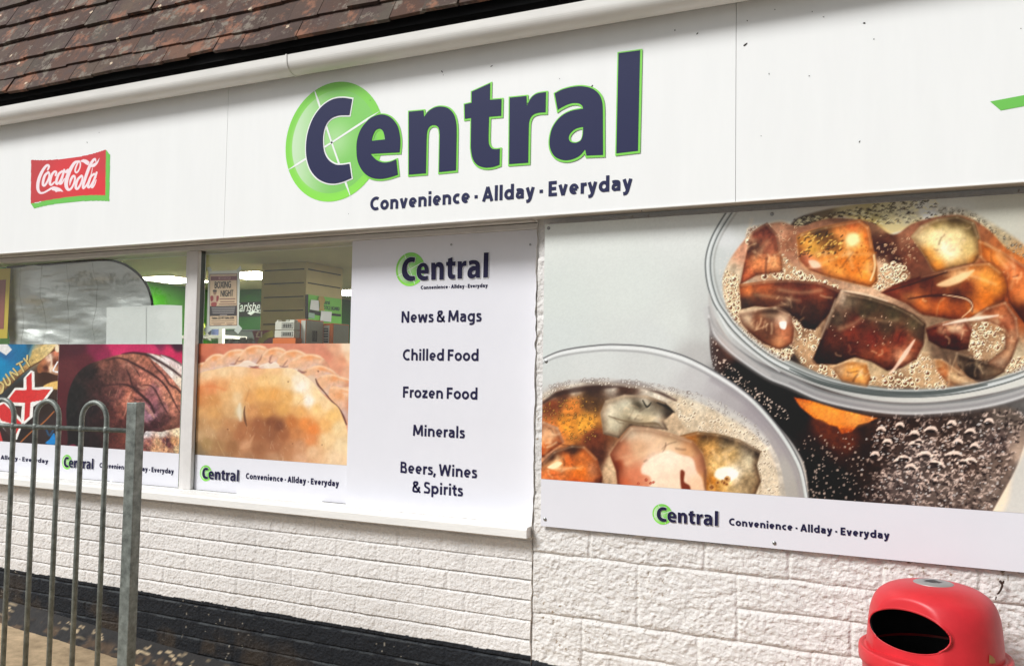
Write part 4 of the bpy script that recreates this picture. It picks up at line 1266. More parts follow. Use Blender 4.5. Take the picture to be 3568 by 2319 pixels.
# pasty
G_ = V2(3.364, 660, 1180)
t3, x0, x1, z0, zb, z1 = poster('pasty_poster', 'poster of a golden baked pasty left of the white services board', (672, 1400), (1222, 1400), G_(900, 55), None, G_(900, 1413), yP)
bpy.data.objects.remove(t3.children[0])
x0 = xm1 + .001; x1 = XS0 - .001
MB().box(x0, x1, yP, yP + .003, z0, z1).build('sheet', m_white2, t3)
cv = Canvas(x0, x1, zb, z1, yP - .0008, 0.0036)
cv.view(660, 1180, 3.364)
cv.fill([(80,100,(206,100,66)),(200,150,(196,104,74)),(100,250,(150,70,50)),(400,90,(204,116,88)),(600,80,(206,122,96)),(900,70,(206,120,92)),(1200,90,(210,128,100)),(1500,120,(212,132,104)),(1700,100,(222,160,124)),(1850,90,(234,208,176)),(1800,250,(224,150,112)),(1600,200,(214,132,102)),(1850,400,(226,166,130)),(1750,350,(220,146,112)),(1860,220,(236,196,156))], 1.8)
cv.grain(.08, 60, 3)
# crimped edge: a row of overlapping folds
CR = [[(40,330),(110,290),(180,275),(240,300),(230,400),(60,440),(20,420)],
      [(150,330),(200,240),(280,185),(370,180),(430,220),(420,320),(250,400),(160,400)],
      [(300,320),(380,210),(470,140),(580,120),(650,140),(640,250),(520,340),(340,370)],
      [(520,330),(580,190),(680,100),(790,72),(880,90),(930,140),(850,230),(760,320),(600,360)],
      [(780,310),(850,190),(940,115),(1040,100),(1120,130),(1150,220),(1060,330),(900,360)],
      [(1020,330),(1060,200),(1150,140),(1260,130),(1360,175),(1400,250),(1330,330),(1180,370)],
      [(1160,330),(1220,240),(1320,190),(1430,178),(1530,200),(1610,270),(1650,360),(1540,400),(1300,400)],
      [(1310,400),(1400,340),(1520,310),(1650,350),(1740,420),(1800,470),(1640,480),(1450,470),(1360,440)],
      [(1480,500),(1560,430),(1680,415),(1800,450),(1900,480),(1900,640),(1620,660),(1530,600)],
      [(1630,680),(1660,560),(1780,570),(1900,600),(1900,1000),(1780,860),(1660,760)]]
for i, c in enumerate(CR):
    a = np.array(c); x_0, y_0 = a.min(0); x_1, y_1 = a.max(0); cx_, cy_ = (x_0 + x_1) / 2, (y_0 + y_1) / 2
    wdt, hh = x_1 - x_0, y_1 - y_0
    cv.poly(c, [(cx_ - wdt * .1, y_0 + hh * .05, (236,176,128)), (cx_, y_0 + hh * .22, (232,158,104)), (cx_ + wdt * .25, y_0 + hh * .15, (238,190,150)), (x_0 + wdt * .15, cy_, (232,176,132)), (cx_, cy_, (228,178,146)), (cx_ + wdt * .1, y_0 + hh * .75, (214,178,166)), (x_1 - wdt * .05, cy_, (206,140,106)), (x_0 + wdt * .2, y_1, (222,190,168)), (x_1 - wdt * .1, y_1, (190,136,116))], 8, noise=.10, nscale=34, seed=i)
    p = a[:len(a) // 2 + 1]
    cv.stroke([(x - 2, y + 10, 16) for x, y in p[1:5]], 12, (250, 216, 178), 22, .7)
    cv.stroke([(x, y + 34, 20) for x, y in p[2:5]], 14, (228, 138, 78), 18, .5)
    cv.stroke([(x_1 - wdt * .06, y_0 + hh * .35, 6), (x_1 - wdt * .14, y_0 + hh * .6, 18), (x_1 - wdt * .3, y_0 + hh * .85, 10)], 16, (196, 136, 112), 20, .4)
for st in ([(940,280,8),(950,220,24),(970,190,6)], [(780,300,8),(830,240,22),(850,190,6)], [(720,330,10),(760,335,22),(800,330,8)], [(530,300,6),(560,250,16),(590,210,4)], [(1280,360,8),(1320,390,24),(1350,400,10)], [(1090,330,6),(1120,290,18),(1150,250,4)]):
    cv.stroke(st, 14, (150, 98, 84), 12, .75)
cv.poly([(580,310),(640,260),(700,260),(760,295),(800,300),(740,325),(620,325)], (236,212,190), 8)
cv.poly([(870,330),(910,280),(960,290),(1010,270),(1040,300),(1060,330),(940,350)], (238,216,192), 8)
cv.poly([(1385,455),(1420,430),(1480,460),(1500,500),(1530,600),(1450,540)], (224,190,160), 8)
cv.stroke([(1480,470,14),(1510,540,26),(1580,620,16),(1660,720,18),(1740,800,22),(1800,900,28),(1840,1000,20)], 18, (92, 52, 46), 6, .85)
for st in ([(470,312,10),(540,318,18),(600,300,14)], [(640,268,14),(700,262,20),(770,296,16),(800,306,8)], [(830,318,16),(900,300,26),(930,336,16)], [(960,296,10),(1000,280,18),(1040,300,12)], [(1090,338,10),(1150,352,18),(1210,352,14)], [(1240,352,8),(1262,370,14)]):
    cv.stroke(st, 16, (246, 228, 208), 8, .75)
for st in ([(700,318,8),(760,330,16),(810,324,8)], [(930,262,6),(950,282,14),(970,276,6)], [(1060,318,8),(1110,330,18),(1150,322,8)], [(1270,372,10),(1320,392,22),(1370,384,10)], [(560,262,6),(600,262,14),(640,240,6)], [(480,300,6),(520,296,12),(550,280,5)]):
    cv.stroke(st, 14, (132, 84, 78), 9, .7)
body = [(20,470),(60,430),(160,385),(330,350),(480,322),(640,330),(800,350),(1000,345),(1190,345),(1320,410),(1430,490),(1530,610),(1640,720),(1740,800),(1800,930),(1850,1080),(1870,1300),(1900,1600),(-50,1600),(-60,600)]
cv.poly(body, [(60,500,(228,172,122)),(200,400,(238,196,146)),(400,360,(240,202,152)),(600,360,(240,196,146)),(800,380,(238,180,128)),(1000,380,(240,190,132)),(1180,380,(246,214,166)),(100,600,(222,130,72)),(250,580,(226,140,84)),(400,560,(228,158,98)),(550,560,(238,186,124)),(700,520,(236,178,112)),(850,480,(240,190,122)),(1000,470,(240,196,130)),(1150,500,(240,200,140)),(1300,560,(248,236,216)),(1250,480,(248,228,196)),(1400,720,(248,238,220)),(1500,650,(244,210,156)),(1600,780,(244,204,150)),(100,720,(204,128,70)),(280,720,(206,140,78)),(450,660,(226,172,110)),(560,680,(232,192,140)),(700,700,(224,158,90)),(850,640,(230,164,86)),(1000,650,(228,160,82)),(1150,680,(232,172,96)),(1280,700,(240,200,140)),(100,860,(206,150,92)),(300,860,(208,150,88)),(480,840,(214,164,108)),(580,850,(214,186,140)),(720,850,(206,140,84)),(900,850,(206,140,74)),(1100,820,(226,164,88)),(1300,850,(236,170,96)),(1500,820,(242,196,126)),(1680,900,(242,190,112)),(100,1000,(184,136,88)),(300,1000,(198,146,92)),(480,1010,(190,132,84)),(640,1020,(168,104,64)),(800,1000,(150,88,54)),(960,980,(128,72,44)),(1050,1020,(118,66,42)),(1200,980,(190,110,54)),(1350,1000,(226,132,62)),(1450,1060,(226,126,58)),(1600,1000,(238,176,102)),(1750,1050,(240,206,150)),(100,1130,(190,150,106)),(250,1100,(196,152,106)),(400,1120,(176,126,84)),(600,1120,(170,106,66)),(800,1120,(150,90,56)),(950,1130,(140,84,54)),(1100,1120,(156,92,56)),(1250,1100,(196,122,70)),(1420,1180,(222,136,78)),(1600,1180,(236,196,140)),(1780,1250,(238,208,160)),(80,1280,(128,104,72)),(200,1220,(166,130,82)),(350,1260,(160,116,74)),(500,1270,(150,100,62)),(660,1250,(190,132,92)),(800,1280,(150,94,60)),(1000,1260,(156,98,64)),(1150,1300,(176,116,76)),(1300,1260,(200,140,98)),(1450,1320,(226,178,132)),(1700,1400,(236,200,156)),(100,1380,(116,96,72)),(400,1400,(150,110,76)),(700,1400,(160,112,78)),(1000,1400,(176,126,90)),(1300,1420,(214,160,120))], 6, noise=.05, nscale=70, seed=21, p=1.7, eps=60.0)
wn, mk = cv.mask(body, 4)
n1 = fbm(cv.u[wn], cv.v[wn] * .7, 40, 33, 5, .65) - .5
n2 = fbm(cv.u[wn] * 1.3, cv.v[wn], 110, 34, 4, .6) - .5
cv.img[wn] = np.clip(cv.img[wn] * (1 + (mk * (n1 * .16 + n2 * .10))[..., None] * np.array([.7, 1.0, 1.3])), 0, 1)
gP = np.random.default_rng(5)
for _ in range(420):
    x = gP.uniform(80, 1780); y = gP.uniform(400, 1420)
    L_ = gP.uniform(10, 60); an = gP.normal(1.25, .5)
    cv.stroke([(x, y), (x + L_ * .5 * math.cos(an) + gP.normal(0, 4), y + L_ * .5 * math.sin(an)), (x + L_ * math.cos(an), y + L_ * math.sin(an))], gP.uniform(3, 9), (255, 236, 196) if gP.random() < .55 else (170, 104, 58), 6, gP.uniform(.08, .26))
cv.stroke([(590,760,20),(585,850,50),(600,950,26)], 40, (232, 218, 190), 22, .8)
cv.stroke([(700,590,8),(680,660,16),(655,730,12)], 10, (190,130,80), 10, .6)
cv.stroke([(650,790,8),(642,860,22),(652,950,26),(672,1020,8)], 20, (92, 58, 38), 7, .85)
cv.stroke([(330,1200,6),(370,1290,10),(415,1370,6)], 8, (190,150,100), 6, .7)
cv.stroke([(150,560,10),(300,560,20),(420,600,10)], 16, (214,110,56), 26, .5)
for x, y, r in ((450,1055,12),(1158,500,12),(1555,1240,9),(1210,1225,9),(1510,378,16)):
    cv.stroke([(x - 3, y), (x + 3, y + 2)], r, (96, 50, 34), 5, .8)
cv.poly([(590,1290),(640,1230),(700,1200),(730,1150),(760,1130),(720,1230),(700,1270)], (206, 150, 108), 14, .6)
cv.img = np.clip(cv.img, 0, 1) ** .93
cv.build('printed_picture', m_print, t3)
s6 = V2(5.95, 560, 1500)
c_ = disc_of(s6(812, 875), s6(937, 712), s6(930, 1042), yP - .001)
emblem(t3, *c_, yP - .0012, l_right=at(*s6(1634, 900), yP)[0])
h6 = V2(1.82, 0, 1150)
slog(t3, yP, h6(1558, 945), h6(2148, 985), h6(1558, 908))

# ------------------------------------------------------------------ drinks billboard on the stone pier
yB = -0.026
xb0 = (at(1902.5, 785, yB)[0] + at(1880, 1830, yB)[0]) / 2
zb1 = at(1902.5, 781.7, yB)[2]; zb0 = at(1881, 1830.6, yB)[2]; zbm = at(1882.7, 1666.7, yB)[2]
XB1 = 1.02
bb = thing('drinks_billboard', ((xb0 + XB1) / 2, yB, zb0), 'large board picturing two iced cola glasses, screwed to the white stone pier', 'advert board')
MB().box(xb0, XB1, yB, yB + .006, zb0, zb1).build('board', m_white2, bb)
cv = Canvas(xb0, XB1, zbm, zb1 - .001, yB - .0008, 0.0034)
cv.view(1850, 680, 1.3853)
K = (26, 22, 22)
cv.fill([(100,150,(222,226,220)),(400,150,(224,228,222)),(700,150,(224,227,222)),(100,500,(216,222,216)),(500,450,(220,225,219)),(700,600,(219,223,217)),(100,700,(214,220,216)),(600,700,(216,220,216)),(800,800,(190,188,184)),(830,600,(206,208,203)),(2350,60,(228,226,214)),(2380,200,(222,220,206)),(2600,200,(226,224,214)),(2360,1300,(214,210,200)),(2500,1350,(226,224,216)),(2600,900,(222,222,214)),(3000,1000,(226,226,220)),(860,900,(130,126,124))], 1.8)
# body of the tall glass below its rim
cv.poly([(868,560,1),(862,700),(880,830),(930,900),(1000,960),(1100,1040),(1200,1120),(1290,1240),(1330,1350),(1350,1590,1),(2190,1590,1),(2335,1330),(2385,1200),(2470,1060),(2600,860),(2640,600,1),(2440,900,1),(2200,960),(1900,1000),(1600,980),(1300,890),(1000,740)],
        [(880,650,(104,98,98)),(900,760,(64,50,48)),(960,700,(150,100,76)),(1000,860,(26,22,24)),(1100,900,(28,22,22)),(1150,980,(22,21,24)),(1250,1080,(24,24,28)),(1320,1020,(30,26,26)),(1500,1060,(34,27,26)),(1440,1130,(80,44,24)),(1400,1200,(40,28,26)),(1500,1200,(58,36,28)),(1350,1300,(24,24,28)),(1450,1380,(24,23,26)),(1600,1250,(46,34,30)),(1700,1100,(60,44,38)),(1850,1100,(56,44,40)),(2000,1150,(66,55,50)),(2150,1100,(66,60,58)),(2300,1050,(92,88,85)),(2250,1200,(84,76,76)),(2100,1300,(80,70,66)),(1900,1250,(84,78,78)),(1800,1380,(84,78,78)),(2000,1400,(100,94,92)),(2200,1400,(110,104,101)),(2290,1300,(104,96,92)),(2360,1240,(160,152,145)),(2500,900,(110,100,96))], 5, p=1.7, noise=.2, nscale=22)
cv.poly([(1360,1060),(1500,1100),(1580,1160),(1540,1240),(1420,1200),(1370,1140)], (92, 52, 32), 30, .8, noise=.3)
cv.poly([(1270,975),(1350,990),(1480,1030),(1600,1060),(1670,1075),(1630,1095),(1580,1105),(1550,1140),(1500,1150),(1480,1115),(1440,1105),(1410,1085),(1370,1075),(1330,1045),(1300,1020)], [(1300,995,(176,96,34)),(1380,1030,(222,138,50)),(1460,1050,(232,150,62)),(1560,1075,(236,164,84)),(1640,1082,(190,126,74)),(1480,1100,(206,120,44)),(1530,1135,(150,80,32))], 5, smooth=False, noise=.35, nscale=12)
# condensation on the body
wreg = [(1560,1120),(1700,1070),(1900,1080),(2100,1060),(2330,1010),(2380,1100),(2310,1280),(2230,1560),(1560,1560)]
cv.dots([[(1290,1180),(1400,1150),(1580,1180),(1600,1560),(1350,1560)]], 230, 2, 6, (176,170,166), None, 61, .75)
cv.dots([[(880,640),(910,760),(1000,850),(1130,960),(1250,1060),(1200,1080),(1050,990),(930,900),(870,800)]], 200, 1.6, 5, (206,202,198), None, 62, .8)
g_ = np.random.default_rng(40)
pr_ = np.array(spline(wreg))
for i in range(1700):
    x = g_.uniform(1570, 2370); y = g_.uniform(1040, 1560)
    if not (y > 1070 - (x - 1700) * .06 and x < 2400 - (y - 1040) * .38): continue
    if x < 1640 + (y - 1070) * -.1: continue
    L_ = g_.uniform(5, 22); an = g_.normal(-.25, .5) + (y - 1200) / 500
    cen_ = math.exp(-(((x - 1960) / 230) ** 2 + ((y - 1290) / 150) ** 2))
    white = g_.random() < .44 + .30 * cen_
    cv.stroke([(x, y), (x + L_ * .5, y + g_.normal(0, 5)), (x + L_ * math.cos(an), y + L_ * math.sin(an))], g_.uniform(2.5, 8 if white else 10), (216, 210, 208) if white else (40, 33, 34), 2.6, g_.uniform(.3, .65) + .3 * cen_)
for (x, y, rx) in ((1690,1130,36),(1780,1110,34),(1850,1150,40),(1930,1130,52),(2030,1100,34),(2120,1140,42),(2210,1090,36),(1720,1190,38),(1850,1200,46),(2060,1190,40),(2140,1210,34),(1660,1250,34),(1780,1280,50),(1900,1250,60),(2040,1250,70),(1960,1300,60),(2120,1280,50),(1830,1310,44)):
    cv.stroke([(x - rx * .6, y + 4, 5), (x - rx * .2, y - 8, 14), (x + rx * .3, y - 8, 16), (x + rx * .6, y + 6, 5)], 10, (222, 218, 216), 3, .9)
    cv.stroke([(x - rx * .5, y + 14, 4), (x, y + 8, 9), (x + rx * .5, y + 16, 4)], 8, (34, 28, 30), 3, .8)
for x, y, r in ((1800,1275,34),(1945,1296,30),(2085,1290,26),(1870,1190,22)):
    cv.stroke([(x - r, y + 3, 5), (x, y - r * .5, 13), (x + r, y, 9)], 12, (226, 220, 218), 4, .9); cv.stroke([(x - r * .5, y), (x + r * .5, y)], r * .55, (38, 30, 30), 3, .9)
bodyreg = [(880,600),(900,830),(1000,960),(1200,1120),(1300,1240),(1350,1500),(1400,1580),(2190,1580),(2330,1330),(2400,1150),(2300,1020),(1900,1060),(1600,1010),(1300,920),(1000,770)]
cv.tone(bodyreg, 1.35, (1.03, .94, .87), .42, 20, sat=.1)
cv.dots([[(1640,1100),(1900,1110),(2200,1080),(2330,1120),(2240,1560),(1640,1560)]], 420, 2, 7, (228, 222, 216), None, 93, .75, flatn=.7)
cv.poly([(1290,990),(1480,1035),(1640,1075),(1560,1120),(1470,1110),(1380,1075)], (236, 150, 62), 16, .55)
# inside of the tall glass
rim = [(955,60,1),(915,120),(880,190),(850,260),(840,330),(848,420),(870,500),(905,570),(960,645),(1060,740),(1200,832),(1400,915),(1600,960),(1800,976),(2000,966),(2200,932),(2400,868),(2560,770),(2650,620),(2660,450),(2590,250),(2460,90),(2380,-20,1)]
cv.poly(rim, [(900,300,(206,210,206)),(930,200,(222,224,222)),(1000,120,(206,208,202)),(1150,90,(204,205,198)),(930,450,(196,200,196)),(1000,620,(190,190,184)),(1150,760,(176,178,172)),(1400,880,(150,152,146)),(1650,930,(130,134,128)),(1900,950,(130,134,130)),(2200,900,(150,152,146)),(1400,60,(210,206,194)),(2000,40,(214,214,204)),(2250,120,(206,204,188)),(2400,220,(206,202,186)),(2500,400,(210,200,180))], 4)
# back wall of the glass: beaded condensation
cv.poly([(1260,150),(1290,110),(1400,75),(1560,45),(1760,20),(1950,25),(1940,100),(1850,150),(1700,190),(1640,150),(1500,100),(1400,130)], [(1300,130,(74,58,46)),(1400,110,(110,92,66)),(1550,70,(190,176,130)),(1700,60,(206,196,150)),(1800,50,(214,206,176)),(1900,50,(222,220,208)),(1650,110,(176,160,104)),(1750,160,(216,196,140)),(1850,120,(196,184,150)),(1920,90,(220,218,212))], 8, p=2)
for i in range(420):
    x = g_.uniform(1265, 1950); y = 130 - (x - 1265) * .13 + g_.uniform(-34, 70) * (0.5 + (x - 1265) / 900)
    if y < 18 or y > 190 - abs(x - 1700) * .08: continue
    dk = g_.random() < .5
    L_ = g_.uniform(8, 24)
    cv.stroke([(x, y, 3), (x + L_ * .5, y - 4, 7), (x + L_, y + 1, 3)], 6, (52, 42, 34) if dk else (232, 222, 176), 2, g_.uniform(.5, .95))
cv.poly([(1950,60),(2100,70),(2250,150),(2400,260),(2500,420),(2380,420),(2300,320),(2150,200),(2000,110)], [(2000,80,(206,200,184)),(2150,150,(196,186,160)),(2250,220,(180,160,124)),(2350,320,(196,140,84)),(2450,400,(206,150,96))], 14, noise=.3, nscale=14)
cv.dots([[(1960,70),(2100,70),(2300,200),(2450,330),(2380,420),(2250,300),(2100,190)]], 260, 3, 9, (60, 48, 36), (226, 220, 196), 64, .55, inner=.6)
# surface of the drink
cv.poly([(925,420),(950,330),(1010,240),(1090,160),(1200,130),(1300,150),(1450,110),(1640,130),(1750,190),(1860,130),(2060,95),(2200,160),(2300,260),(2420,330),(2520,460),(2510,640),(2400,800),(2250,885),(2050,922),(1850,934),(1650,920),(1450,876),(1250,796),(1110,716),(1000,620),(940,520)],
        [(960,420,(196,184,166)),(1000,560,(196,178,156)),(1050,690,(206,190,164)),(1060,250,(196,150,128)),(1180,200,(190,146,122)),(1220,300,(170,126,104)),(1250,380,(180,146,122)),(1700,250,(70,36,26)),(1760,330,(66,34,26)),(1740,200,(96,58,42)),(1800,200,(150,104,82)),(1820,300,(120,74,56)),(1720,150,(150,116,90)),(1240,240,(150,104,80)),(1700,360,(206,176,150)),(1650,460,(200,170,146)),(1300,640,(80,54,44)),(1320,740,(176,150,124)),(1380,840,(150,120,96)),(1500,850,(206,180,146)),(1700,870,(190,170,140)),(1850,800,(206,188,160)),(1950,900,(196,176,146)),(2050,900,(150,110,80)),(1750,920,(54,32,28)),(2150,880,(90,70,60)),(2300,850,(196,186,164)),(2000,760,(110,90,76)),(1250,780,(60,50,48)),(2350,500,(150,80,44)),(2400,400,(196,120,64))], 7, p=2, noise=.22, nscale=20)
cv.dots([[(1200,150),(1290,170),(1290,380),(1200,380)], [(1680,200),(1830,190),(1880,330),(1700,340)]], 60, 2.5, 8, (222, 196, 168), (110, 66, 46), 63, .7, inner=.6)
FO = (186, 154, 122)
frg = [[(930,380),(1000,400),(1000,560),(1010,640),(950,560)], [(1010,640),(1100,690),(1200,740),(1270,760),(1200,800),(1060,710)], [(1270,580),(1330,640),(1400,640),(1400,720),(1350,800),(1440,830),(1600,820),(1640,920),(1450,880),(1300,800),(1250,700)], [(1640,880),(1800,840),(1890,760),(1950,800),(2010,900),(2000,930),(1850,930),(1700,930)], [(1200,280),(1290,360),(1400,410),(1480,430),(1450,450),(1250,410),(1120,390)], [(1650,440),(1700,340),(1780,330),(1830,400),(1700,450)], [(2100,640),(2220,610),(2290,650),(2290,760),(2180,800),(2110,740)], [(2280,830),(2400,770),(2500,800),(2350,860)], [(1040,180),(1120,140),(1180,180),(1160,230),(1060,240)]]
for k_, n_ in zip(frg, (80, 70, 170, 170, 70, 60, 90, 60, 30)):
    cv.poly(k_, FO, 8, .55, noise=.35, nscale=9)
cv.dots(frg, 62, 6, 17, (244, 230, 206), (112, 70, 48), 66, .9, hi=(255, 250, 240), pw=1.8, inner=.66)
cv.dots(frg, 80, 2.5, 6, (246, 236, 216), (84, 50, 36), 67, .8, pw=2)
cv.dots([[(900,330),(980,300),(960,560),(1100,700),(1060,720),(930,560)]], 70, 2, 5, (226,222,214), None, 68, .6)


gI = np.random.default_rng(77)


def ice(pts, smp, nz=.25, ns=26, seed=1, f=5, edge=None):
    cv.poly(pts, smp, f, smooth=False, noise=nz * .55, nscale=ns * .8, seed=seed, p=1.45)
    P_ = np.array([q_[:2] for q_ in pts], float); c_ = P_.mean(0)
    wn, m0 = cv.mask(pts, 5, False); wn2, m1 = cv.mask(pts, 26, False, grow=-20)
    if wn is not None and wn2 is not None:
        e_ = np.zeros(cv.u.shape); e_[wn] = m0; e2 = np.zeros(cv.u.shape); e2[wn2] = m1
        cv.img *= 1 - (np.clip(e_ - e2, 0, 1) * .38)[..., None] * np.array([.8, 1, 1.1])
    # one lit edge and one dark edge, a few inner fractures
    n_ = len(P_)
    for k_ in range(n_):
        a, b = P_[k_ - 1], P_[k_]
        up_ = (b[1] - a[1]) * .5 - (b[0] - a[0])
        ii = lambda p_, t_: p_ + (c_ - p_) * t_
        nrm = (a + b) / 2 - c_
        if nrm[1] < -abs(nrm[0]) * .3: cv.stroke([tuple(ii(a, .05)), tuple(ii(b, .05))], 9, (246, 226, 200), 8, .30)
        elif nrm[1] > abs(nrm[0]) * .3: cv.stroke([tuple(ii(a, .03)), tuple(ii(b, .03))], 8, (34, 20, 18), 9, .30)
    for _ in range(9):
        t_ = gI.random(3); k_ = gI.integers(n_)
        s0 = c_ + (P_[k_] - c_) * gI.uniform(.1, .7); d_ = gI.normal(0, 26, 2)
        cv.stroke([tuple(s0), tuple(s0 + d_ * .5 + gI.normal(0, 5, 2)), tuple(s0 + d_)], gI.uniform(3, 10), (250, 224, 190) if gI.random() < .6 else (46, 26, 20), 6, gI.uniform(.15, .45))
    w_, h_ = np.ptp(P_[:, 0]), np.ptp(P_[:, 1])
    for _ in range(3):
        s0 = c_ + gI.normal(0, .16, 2) * (w_, h_) - (0, h_ * .12); d_ = gI.normal(0, .12, 2) * (w_, h_)
        cv.stroke([tuple(s0 - d_), tuple(s0 + gI.normal(0, 6, 2)), tuple(s0 + d_)], gI.uniform(6, 20), (250, 226, 190), 14, gI.uniform(.18, .42))
    if edge: cv.stroke([p[:2] for p in pts] + [pts[0][:2]], 5, edge, 5, .35)


ice([(1060,180),(1140,132),(1190,190),(1210,290),(1215,370),(1090,385),(1010,430),(1030,330),(1045,260)], [(1080,180,(150,84,66)),(1140,170,(120,64,50)),(1090,250,(90,58,44)),(1150,250,(150,92,70)),(1100,330,(216,140,92)),(1180,330,(232,170,120)),(1040,390,(206,120,80))], .5, 18, 2)
ice([(1005,430),(1120,415),(1250,408),(1400,420),(1500,460),(1440,570),(1370,650),(1320,640),(1280,590),(1180,545),(1080,535),(1015,550)], [(1040,450,(214,130,76)),(1120,450,(176,100,60)),(1100,500,(96,60,44)),(1250,440,(120,66,48)),(1300,480,(96,46,34)),(1400,460,(150,80,56)),(1350,560,(66,42,36)),(1250,530,(76,52,44)),(1450,520,(84,44,32)),(1040,530,(80,60,52)),(1340,630,(50,34,30))], .45, 24, 3)
ice([(1000,570),(1080,555),(1180,540),(1250,575),(1272,640),(1262,715),(1200,745),(1120,715),(1050,660),(1015,620)], [(1040,580,(196,176,158)),(1100,600,(130,84,62)),(1160,560,(84,64,54)),(1150,660,(96,60,44)),(1220,600,(210,190,176)),(1240,680,(196,130,96)),(1200,720,(206,150,110)),(1100,690,(120,76,56)),(1220,640,(176,110,80))], .3, 20, 4, edge=(226,200,180))
cv.poly([(1200,612),(1232,610),(1228,645),(1205,640)], (246,240,234), 4)
ice([(1283,200),(1300,185),(1420,150),(1590,118),(1630,150),(1650,250),(1672,350),(1672,415),(1640,442),(1560,425),(1440,395),(1340,360),(1295,310)], [(1310,220,(206,150,70)),(1400,190,(96,70,36)),(1360,260,(206,160,74)),(1450,230,(110,76,34)),(1500,170,(222,150,84)),(1560,215,(246,216,150)),(1550,160,(226,130,70)),(1620,200,(232,140,60)),(1600,300,(226,140,50)),(1500,310,(210,126,40)),(1420,320,(226,150,70)),(1330,310,(206,130,96)),(1370,350,(206,140,110)),(1480,370,(232,160,80)),(1600,400,(232,150,60)),(1640,350,(240,180,110)),(1560,350,(206,120,40))], .35, 22, 5, edge=(216,150,90))
for i in range(70):
    x = g_.uniform(1290, 1500); y = g_.uniform(180, 300)
    cv.stroke([(x, y), (x + g_.uniform(4, 14), y - g_.uniform(2, 10))], 6, (50, 40, 26) if g_.random() < .5 else (240, 206, 120), 2.5, .7)
cv.dots([[(1440,270),(1640,230),(1650,400),(1450,360)]], 24, 4, 9, (180, 110, 40), (150, 84, 30), 70, .5)
cv.poly([(1340,315),(1380,318),(1400,345),(1360,350)], (246,214,196), 7, .85); cv.stroke([(1655,290),(1660,350),(1640,410)], 8, (250,226,190), 4, .8)
cv.poly([(1530,190),(1570,185),(1585,220),(1550,245),(1525,225)], (255,240,190), 12, .8)
ice([(1835,200),(1880,150),(1960,115),(2060,100),(2140,130),(2165,200),(2165,290),(2140,330),(2040,350),(1950,370),(1905,300),(1870,250)], [(1870,200,(214,200,160)),(1950,140,(176,160,110)),(2050,120,(96,80,50)),(2130,160,(120,104,70)),(1960,200,(236,226,186)),(2050,200,(228,216,170)),(2030,280,(240,230,200)),(2120,260,(206,186,130)),(1920,290,(226,170,90)),(1960,340,(232,160,70)),(2060,330,(222,190,130)),(2150,320,(206,150,80)),(2000,250,(244,238,214))], .28, 22, 6, edge=(180,160,120))
ice([(2160,215),(2260,260),(2400,350),(2500,480),(2500,620),(2400,640),(2310,520),(2280,400),(2200,330),(2165,290)], [(2180,260,(200,120,50)),(2250,300,(222,140,66)),(2330,360,(216,130,80)),(2300,440,(206,120,66)),(2400,480,(226,140,80)),(2450,600,(120,66,36)),(2380,560,(90,50,30))], .3, 26, 7)
ice([(1690,470),(1760,430),(1880,390),(2000,360),(2130,330),(2220,325),(2275,370),(2300,440),(2285,510),(2220,570),(2110,612),(1990,590),(1890,575),(1810,520)], [(1740,460,(150,72,50)),(1820,440,(110,54,40)),(1830,500,(170,110,70)),(1920,420,(96,46,34)),(1980,400,(130,80,50)),(2060,380,(236,190,140)),(2140,370,(220,150,84)),(2200,400,(232,160,76)),(2250,440,(216,140,60)),(2200,500,(206,120,40)),(2100,440,(120,60,30)),(1960,480,(100,50,34)),(1880,530,(206,120,60)),(1980,530,(196,106,50)),(2060,560,(160,84,44)),(2060,480,(80,42,30)),(2150,540,(190,110,50)),(2260,520,(150,84,40))], .35, 28, 8, edge=(96,50,36))
cv.poly([(1960,430),(2060,385),(2140,360),(2090,410),(2010,440)], (244,212,170), 8, .85)
cv.stroke([(1820,500,4),(1930,485,12),(2050,485,16),(2120,510,14),(2130,560,8)], 12, (70,36,28), 5, .9); cv.stroke([(1990,480,4),(2100,500,8),(2130,540,6),(2080,590,5)], 7, (236,206,176), 3, .8)
cv.stroke([(1700,470,4),(1850,425,8),(2010,370,5)], 7, (60,36,30), 4, .8)
ice([(1495,455),(1530,470),(1640,490),(1760,530),(1850,575),(1905,620),(1895,720),(1860,790),(1790,830),(1720,845),(1640,800),(1560,780),(1470,815),(1380,812),(1362,790),(1390,720),(1420,640),(1450,550)], [(1500,480,(222,206,190)),(1540,500,(110,96,80)),(1640,530,(76,66,48)),(1750,570,(84,74,54)),(1850,620,(96,84,64)),(1600,570,(66,58,42)),(1720,640,(76,58,44)),(1480,600,(84,70,58)),(1450,680,(92,46,34)),(1550,660,(120,54,38)),(1650,690,(110,46,36)),(1780,690,(120,52,38)),(1850,720,(150,84,60)),(1700,760,(150,76,50)),(1550,740,(84,38,30)),(1420,780,(48,30,28)),(1480,790,(60,36,30)),(1620,800,(160,90,60)),(1790,780,(206,150,120)),(1740,820,(110,60,46)),(1580,600,(90,40,32)),(1880,670,(90,70,56))], .5, 24, 9, edge=(56,36,30))
cv.stroke([(1500,460,6),(1600,475,10),(1720,510,6)], 8, (226,214,196), 5, .7); cv.stroke([(1470,500,6),(1435,600,12),(1400,690,6)], 10, (190,176,160), 6, .6)
cv.stroke([(1850,700,8),(1810,760,22),(1760,830,14),(1730,860,8)], 14, (240,214,200), 5, .85)
cv.dots([[(1460,560),(1800,600),(1850,700),(1500,720)]], 46, 1.6, 4, (226,196,176), None, 71, .7)
ice([(1450,830),(1540,800),(1620,810),(1640,880),(1620,930),(1500,900)], [(1480,850,(206,176,140)),(1560,840,(232,170,90)),(1600,900,(236,180,110)),(1540,880,(206,150,90))], .25, 18, 10)
